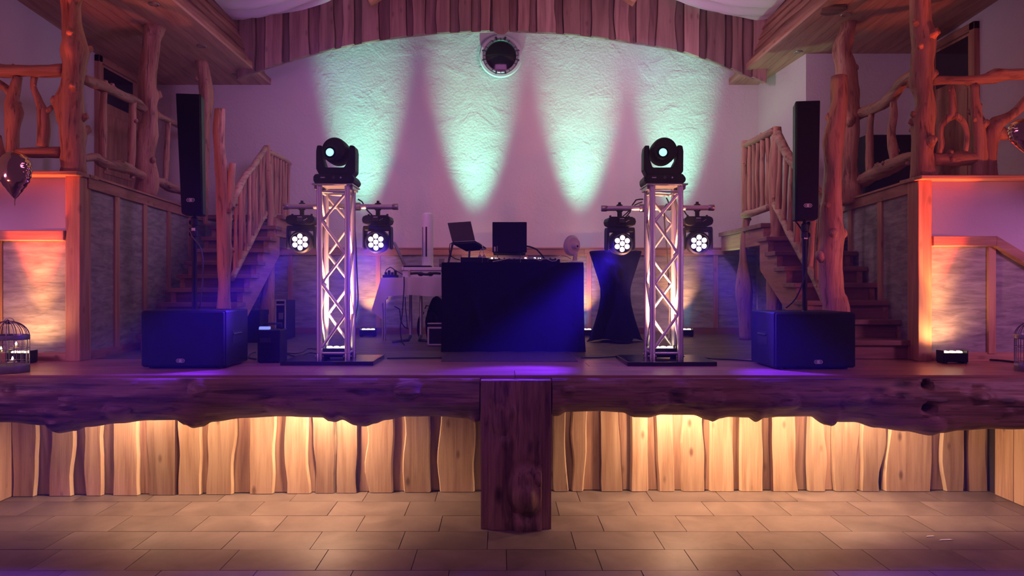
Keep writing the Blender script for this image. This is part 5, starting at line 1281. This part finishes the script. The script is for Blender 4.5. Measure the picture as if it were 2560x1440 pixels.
part(t, 'lid', MB().box(PX(1074, 7.9), PX(1128, 7.9), 7.76, 7.96, STAGE + .195, STAGE + .235), M['black'], bevel=.004)
for z0, z1 in ((.180, .198), (.228, .240), (.004, .02)): part(t, 'edge', MB().box(PX(1072, 7.9), PX(1130, 7.9), 7.75, 7.77, STAGE + z0, STAGE + z1), M['alu'], bevel=.002)
part(t, 'edge', MB().box(PX(1072, 7.9), PX(1076, 7.9), 7.75, 7.77, STAGE + .01, STAGE + .19), M['alu'], bevel=.002)
# bar table under its stretch cover
yc = 8.35; x0 = PX(1553, 7.95)
prof = [(67, 624), (68, 627), (66.5, 632), (60, 652), (52, 678), (45, 700), (40, 722), (40, 745), (43, 765), (49, 790), (56, 812), (63, 832), (69, 848), (74, 858), (78, 864)]
mb = MB(); n = 48; vs = []
for j, (r, py) in enumerate(prof):
    rr = r * 7.95 / F; z = PZ(py, 7.95); tt = j / (len(prof) - 1)
    if j == len(prof) - 1: z = STAGE + .002
    for k in range(n):
        a = 2 * math.pi * k / n
        lob = 1 + (.16 * tt ** 2) * (math.cos(4 * (a - R(10)))) - .16 * tt ** 2
        zz = z + (.055 * (1 - math.cos(4 * (a - R(10)))) / 2 if j >= len(prof) - 1 else .03 * (1 - math.cos(4 * (a - R(10)))) / 2 if j == len(prof) - 2 else 0)
        vs.append(Vector((x0 + rr * lob * math.cos(a), yc + rr * lob * math.sin(a), zz)))
fs = [(j * n + k, j * n + (k + 1) % n, (j + 1) * n + (k + 1) % n, (j + 1) * n + k) for j in range(len(prof) - 1) for k in range(n)] + [tuple(range(n))]
solo('bar_table', mb.add(vs, fs), M['cloth'], 'round bar table in a waisted black stretch cover beside the right truss tower', 'table', smooth=True, base=Vector((x0, yc, STAGE)))

# ------------------------------------------------------------------ small gear on the stage
t = T('battery_box', 'small upright black box with a glowing blue top reflection beside the subwoofer', 'box', Vector((PX(671, 6.05), 6.15, STAGE)))
bx_ = (PX(643, 6.05), PX(700, 6.05))
part(t, 'body', MB().box(bx_[0], bx_[1], 6.05, 6.26, STAGE + .006, PZ(825, 6.05)), M['black'], bevel=.008)
part(t, 'display', MB().hexa([Vector((bx_[0] + .012, 6.05, PZ(824, 6.05))), Vector((bx_[0] + .095, 6.05, PZ(824, 6.05))), Vector((bx_[0] + .095, 6.10, PZ(824, 6.05))), Vector((bx_[0] + .012, 6.10, PZ(824, 6.05))),
                              Vector((bx_[0] + .012, 6.06, PZ(817, 6.05))), Vector((bx_[0] + .095, 6.06, PZ(817, 6.05))), Vector((bx_[0] + .095, 6.10, PZ(817, 6.05))), Vector((bx_[0] + .012, 6.10, PZ(817, 6.05)))]), M['display'], bevel=.002)  # glowing slab put in for the reflection on the glossy top
part(t, 'handle', MB().tube([(bx_[0] + .02, 6.16, PZ(825, 6.05)), (bx_[0] + .02, 6.16, PZ(811, 6.05)), (bx_[1] - .02, 6.16, PZ(811, 6.05)), (bx_[1] - .02, 6.16, PZ(825, 6.05))], .009, 8), M['rubber'], smooth='all')
part(t, 'plate', MB().box(bx_[0] + .022, bx_[0] + .11, 6.046, 6.051, PZ(856, 6.05), PZ(845, 6.05)), M['steel'], label='faint printed plate')
for a in (bx_[0] + .02, bx_[1] - .02):
    for b in (6.07, 6.24): part(t, 'foot', MB().cyl((a, b, STAGE), (a, b, STAGE + .008), .012, n=8), M['rubber'])
t = T('flight_case', 'upright black flight case with aluminium edges under the stair platform', 'case', Vector((PX(700, 8.55), 8.7, STAGE)))
xa, xb = PX(687, 8.55), PX(714, 8.55); zt2 = PZ(749, 8.55)
part(t, 'body', MB().box(xa, xb, 8.56, 8.95, STAGE + .01, zt2 - .01), M['black'])
for x in (xa, xb - .015): part(t, 'edge', MB().box(x, x + .015, 8.55, 8.57, STAGE + .01, zt2), M['alu'], bevel=.003)
for z in (zt2 - .018, zt2 - .068, STAGE + .005): part(t, 'edge', MB().box(xa, xb, 8.55, 8.57, z, z + .018), M['alu'], bevel=.003)
part(t, 'latch', MB().box(xa + .045, xb - .03, 8.54, 8.56, PZ(798, 8.55), PZ(782, 8.55)), M['alud'], bevel=.003)
t = T('equipment_box', 'plain black equipment box in the shade under the branch balustrade', 'box', Vector((PX(622, 8.2), 8.35, STAGE)))
part(t, 'body', MB().box(PX(606, 8.2), PX(650, 8.2), 8.2, 8.5, STAGE, PZ(790, 8.2)), M['black'], bevel=.006)
part(t, 'lid', MB().box(PX(605, 8.2), PX(651, 8.2), 8.19, 8.51, PZ(789, 8.2), PZ(776, 8.2)), M['black'], bevel=.006)
part(t, 'handle', MB().tube([P(622, 776, 8.3), P(622, 768, 8.3), P(636, 768, 8.3), P(636, 776, 8.3)], .007, 6), M['steel'])
zs = STAGE + .008
def ground(*pp): return [Vector((PX(px, F * (EYE - zs) / (py - VY)), F * (EYE - zs) / (py - VY), zs)) for px, py in pp]
cable(ground((702, 888), (720, 886), (745, 893), (762, 886), (775, 882), (790, 884)), .006, bc, 'black cable curling on the stage between the battery box and the truss tower')
cable(ground((700, 880), (735, 884), (757, 880), (770, 872), (792, 873)), .005, bc, 'second black cable curling behind the plate of the truss tower by the battery box')
cable(ground((640, 880), (628, 884), (622, 893), (632, 897), (641, 898)), .006, bc, 'black cable looped between the subwoofer and the battery box')
cable(ground((968, 896), (1020, 895), (1080, 895), (1104, 894)), .006, bc, 'black cable lying straight from the truss plate towards the grey mat')
cable(ground((1452, 894), (1500, 894), (1560, 890)), .006, bc, 'black cable lying straight from the grey mat towards the truss plate')
cable(ground((1740, 893), (1780, 897), (1830, 899), (1890, 903)), .006, bc, 'black cable on the stage running to the subwoofer with the angled left face')
cable(ground((2150, 892), (2220, 893), (2290, 893), (2340, 893), (2356, 894)), .008, bc, 'black cable along the foot of the stairs to the uplight')
cable(ground((2270, 886), (2300, 884), (2330, 891), (2352, 895)), .006, bc, 'thinner black cable curling up beside the corner board to the uplight')
cable(ground((2410, 892), (2440, 893), (2456, 898), (2500, 901), (2547, 906)), .008, bc, 'black power cord from the uplight towards the bird cage at the frame edge')
t = T('cord_switch', 'small black inline switch on the power cord beside the uplight', 'switch', ground((2457, 899))[0])
part(t, 'body', MB().ball(ground((2457, 899))[0] + Vector((0, 0, .012)), .03, 12, (1.1, .6, .6)), M['rubber'], smooth='all')
part(t, 'button', MB().ball(ground((2457, 899))[0] + Vector((0, 0, .03)), .010, 8), M['black'])
cable([(885, 530, 6.28), (889, 600, 6.26), (893, 700, 6.27), (895, 750, 6.27), (888, 800, 6.27), (889, 812, 6.27)], .006, bc, 'black cable hanging down the side of the truss tower by the white cloth table')
cable([(895, 498, 6.3), (905, 504, 6.3), (915, 522, 6.27), (930, 538, 6.2)], .006, bc, 'short black cable from the truss to the brightest wash light')
cable([(1608, 498, 6.3), (1590, 500, 6.3), (1580, 514, 6.3), (1575, 530, 6.24), (1562, 545, 6.2)], .006, bc, 'black cable arching from the truss tower to the wash light above the bar table')
cable([(1606, 505, 6.32), (1588, 512, 6.32), (1572, 528, 6.26), (1556, 542, 6.2)], .005, bc, 'second black cable beside the arching one at the wash light above the bar table')
cable([(1708, 522, 6.3), (1715, 535, 6.26), (1726, 545, 6.2)], .006, bc, 'short black cable from the truss to the wash light by the platform')
cable([(1666, 495, 6.25), (1672, 510, 6.22), (1660, 524, 6.2), (1668, 640, 6.23), (1674, 760, 6.23), (1672, 850, 6.2)], .006, bc, 'black cable hanging inside the truss tower by the bar table')
cable([(1985, 548, 5.9), (1998, 565, 5.9), (2008, 585, 5.88), (2016, 640, 5.9), (2012, 690, 5.86), (1990, 745, 5.9), (1965, 770, 5.95)], .006, bc, 'black speaker cable wound round the pole beside the cut newel log')
cable([(474, 570, 5.86), (480, 590, 5.86), (496, 610, 5.86), (506, 640, 5.88), (507, 700, 5.9), (500, 772, 5.9)], .006, M['steel'], 'grey speaker cable beside the pole next to the thin forked log pillar')

# ------------------------------------------------------------------ bird cages with tealights
def cage(label, c, r, h, seed):
    t = T('bird_cage', label, 'bird cage', (0, 0, 0), 'bird cages with tealights')
    hb = h * .60
    part(t, 'base_band', MB().lathe([(r, 0), (r * 1.02, .004), (r * 1.02, .05), (r, .054), (r * .97, .05), (r * .97, .012), (.0001, .012)], (0, 0, 0), 32), M['wire'], smooth=True)
    part(t, 'top_band', MB().lathe([(r, hb), (r * 1.02, hb + .003), (r * 1.02, hb + .032), (r, hb + .036), (r * .98, hb + .03), (r * .98, hb + .004)], (0, 0, 0), 32), M['wire'], smooth=True)
    for k in range(18):
        a = 2 * math.pi * k / 18
        e = Vector((math.cos(a), math.sin(a), 0))
        pts = [e * r + Vector((0, 0, .05)), e * r + Vector((0, 0, hb + .02))]
        for j in range(1, 8):
            b = math.pi / 2 * j / 8
            pts.append(e * r * math.cos(b) + Vector((0, 0, hb + .02 + (h * .9 - hb) * math.sin(b))))
        pts.append(e * .006 + Vector((0, 0, h * .90 + .004)))
        part(t, 'bar', MB().tube(pts, .0030, 6), M['wire'])
    part(t, 'finial', MB().lathe([(.02, h * .89), (.012, h * .92), (.016, h * .95), (.0001, h * .985)], (0, 0, 0), 12).tube([Vector((.034 * math.cos(a) + .012, 0, h * .95 + .022 * math.sin(a))) for a in [2 * math.pi * k / 16 for k in range(16)]], .0025, 5, close=True), M['wire'], smooth=True)
    for z in (.08, hb - .06): part(t, 'hoop', MB().tube([Vector((r * math.cos(a), r * math.sin(a), z)) for a in [2 * math.pi * k / 28 for k in range(28)]], .002, 5, close=True), M['wire'])
    part(t, 'door_arch', MB().tube([Vector((-.03 + .0 * k + .034 * math.cos(math.pi * k / 8) + .06, -r * 1.03, .19 + .045 * math.sin(math.pi * k / 8))) for k in range(9)], .0025, 5), M['wire'])
    t.location = c
    return t
cL = Vector((PX(19, 5.42), 5.42, STAGE))
cageL = cage('grey wire bird cage on the stage edge under the gold balloon', cL, .138, .395, 1)
cR = Vector((PX(2592, 5.5), 5.5, STAGE))
copy_tree(cageL, cR, 0, 'grey wire bird cage cut by the frame edge near the power cord')
def tealight(label, c):
    t = T('tealight', label, 'candle', c, 'tealights in the bird cage')
    part(t, 'cup', MB().lathe([(.018, 0), (.019, .002), (.019, .017), (.017, .017)], c, 16), M['alud'], smooth=True)
    part(t, 'wax', MB().lathe([(.017, .002), (.017, .015), (.0001, .014)], c, 16), M['wax'])
    part(t, 'flame', MB().lathe([(.002, .016), (.0065, .023), (.005, .031), (.0001, .042)], c, 10), M['flame'], smooth='all')
    s = solo('glass_shelf', MB().lathe([(.0001, -.004), (.034, -.004), (.034, 0), (.0001, 0)], c, 18), M['wire'], label.replace('tealight', 'little wire shelf holding the tealight'), 'shelf')
    return t
tealight('lit tealight in the upper part of the bird cage', Vector((PX(36, 5.40), 5.42, PZ(868, 5.42))))
tealight('lit tealight in the lower part of the bird cage', Vector((PX(29, 5.36), 5.37, PZ(905, 5.37))))
tealight('lit tealight at the frame edge of the bird cage', Vector((PX(-2, 5.40), 5.42, PZ(880, 5.42))))
for px, py in ((36, 860), (29, 897)): point('tealight_glow', P(px, py - 3, 5.36), .5, (1, .55, .2), .01)

# ------------------------------------------------------------------ foil balloons
def balloon(label, cpx, y, w, top, bot, tip, tail, seed):
    c = P(cpx, (top + bot) / 2, y)
    t = T('foil_balloon', label, 'balloon', c, 'foil balloons')
    h = (bot - top) * y / F; rw = w * y / F; zt3 = PZ(top, y)
    def fn(u, v):
        a = 2 * math.pi * u
        q = min(v, .9999)
        r = rw * (math.sin(math.pi * q ** .78) ** .62) * (1 - .16 * q) if q < .62 else None
        if r is None:
            r0 = rw * (math.sin(math.pi * .62 ** .78) ** .62) * (1 - .16 * .62)
            r = r0 * (1 - (q - .62) / .38) ** .85 + .002
        seam = abs(math.sin(a))
        wr = 1 + .03 * math.sin(q * 60 + 2 * math.sin(a * 2)) * math.exp(-((abs(math.cos(a)) - 1) / .25) ** 2) + .02 * noise.noise(Vector((math.cos(a) * 2, math.sin(a) * 2 + seed, q * 4)))
        return Vector((c.x + r * wr * math.cos(a) + (tip - cpx) * y / F * q ** 3, y + r * .62 * wr * math.sin(a), zt3 - h * q))
    part(t, 'envelope', MB().grid(48, 44, fn), M['foil'], smooth='all')
    part(t, 'tail', MB().tube(catmull([P(tip, bot - 3, y), P(tip - 1, bot + 4, y), P(tail[0], tail[1], y)], .01), [.007, .004] + [.003] * 20 if False else .004, 6), M['foil'])
    return t
balloon('gold foil balloon hanging in front of the white balcony wall', 36, 5.3, 45, 378, 498, 38, (37, 514), 2)
balloon('gold foil balloon cut by the frame edge beside the antler shaped trunk', 2560, 5.3, 42, 296, 385, 2566, (2572, 400), 5)

# ------------------------------------------------------------------ thin stage haze
hz = bpy.data.materials.new('haze'); hz.use_nodes = True
tn = hz.node_tree; tn.nodes.clear()
ov = tn.nodes.new('ShaderNodeOutputMaterial'); vs_ = tn.nodes.new('ShaderNodeVolumeScatter')
vs_.inputs['Color'].default_value = (0.40, 0.45, 1, 1); vs_.inputs['Density'].default_value = HAZE; vs_.inputs['Anisotropy'].default_value = .35
tn.links.new(vs_.outputs[0], ov.inputs['Volume'])
if HAZE > 0:
    o = part(None, 'haze', MB().box(-4.4, 4.4, 3.9, 9.55, .05, 4.15), hz, kind='stuff', loc=(0, 0, 0))
    tag(o, 'thin smoke haze hanging over the stage', 'haze')
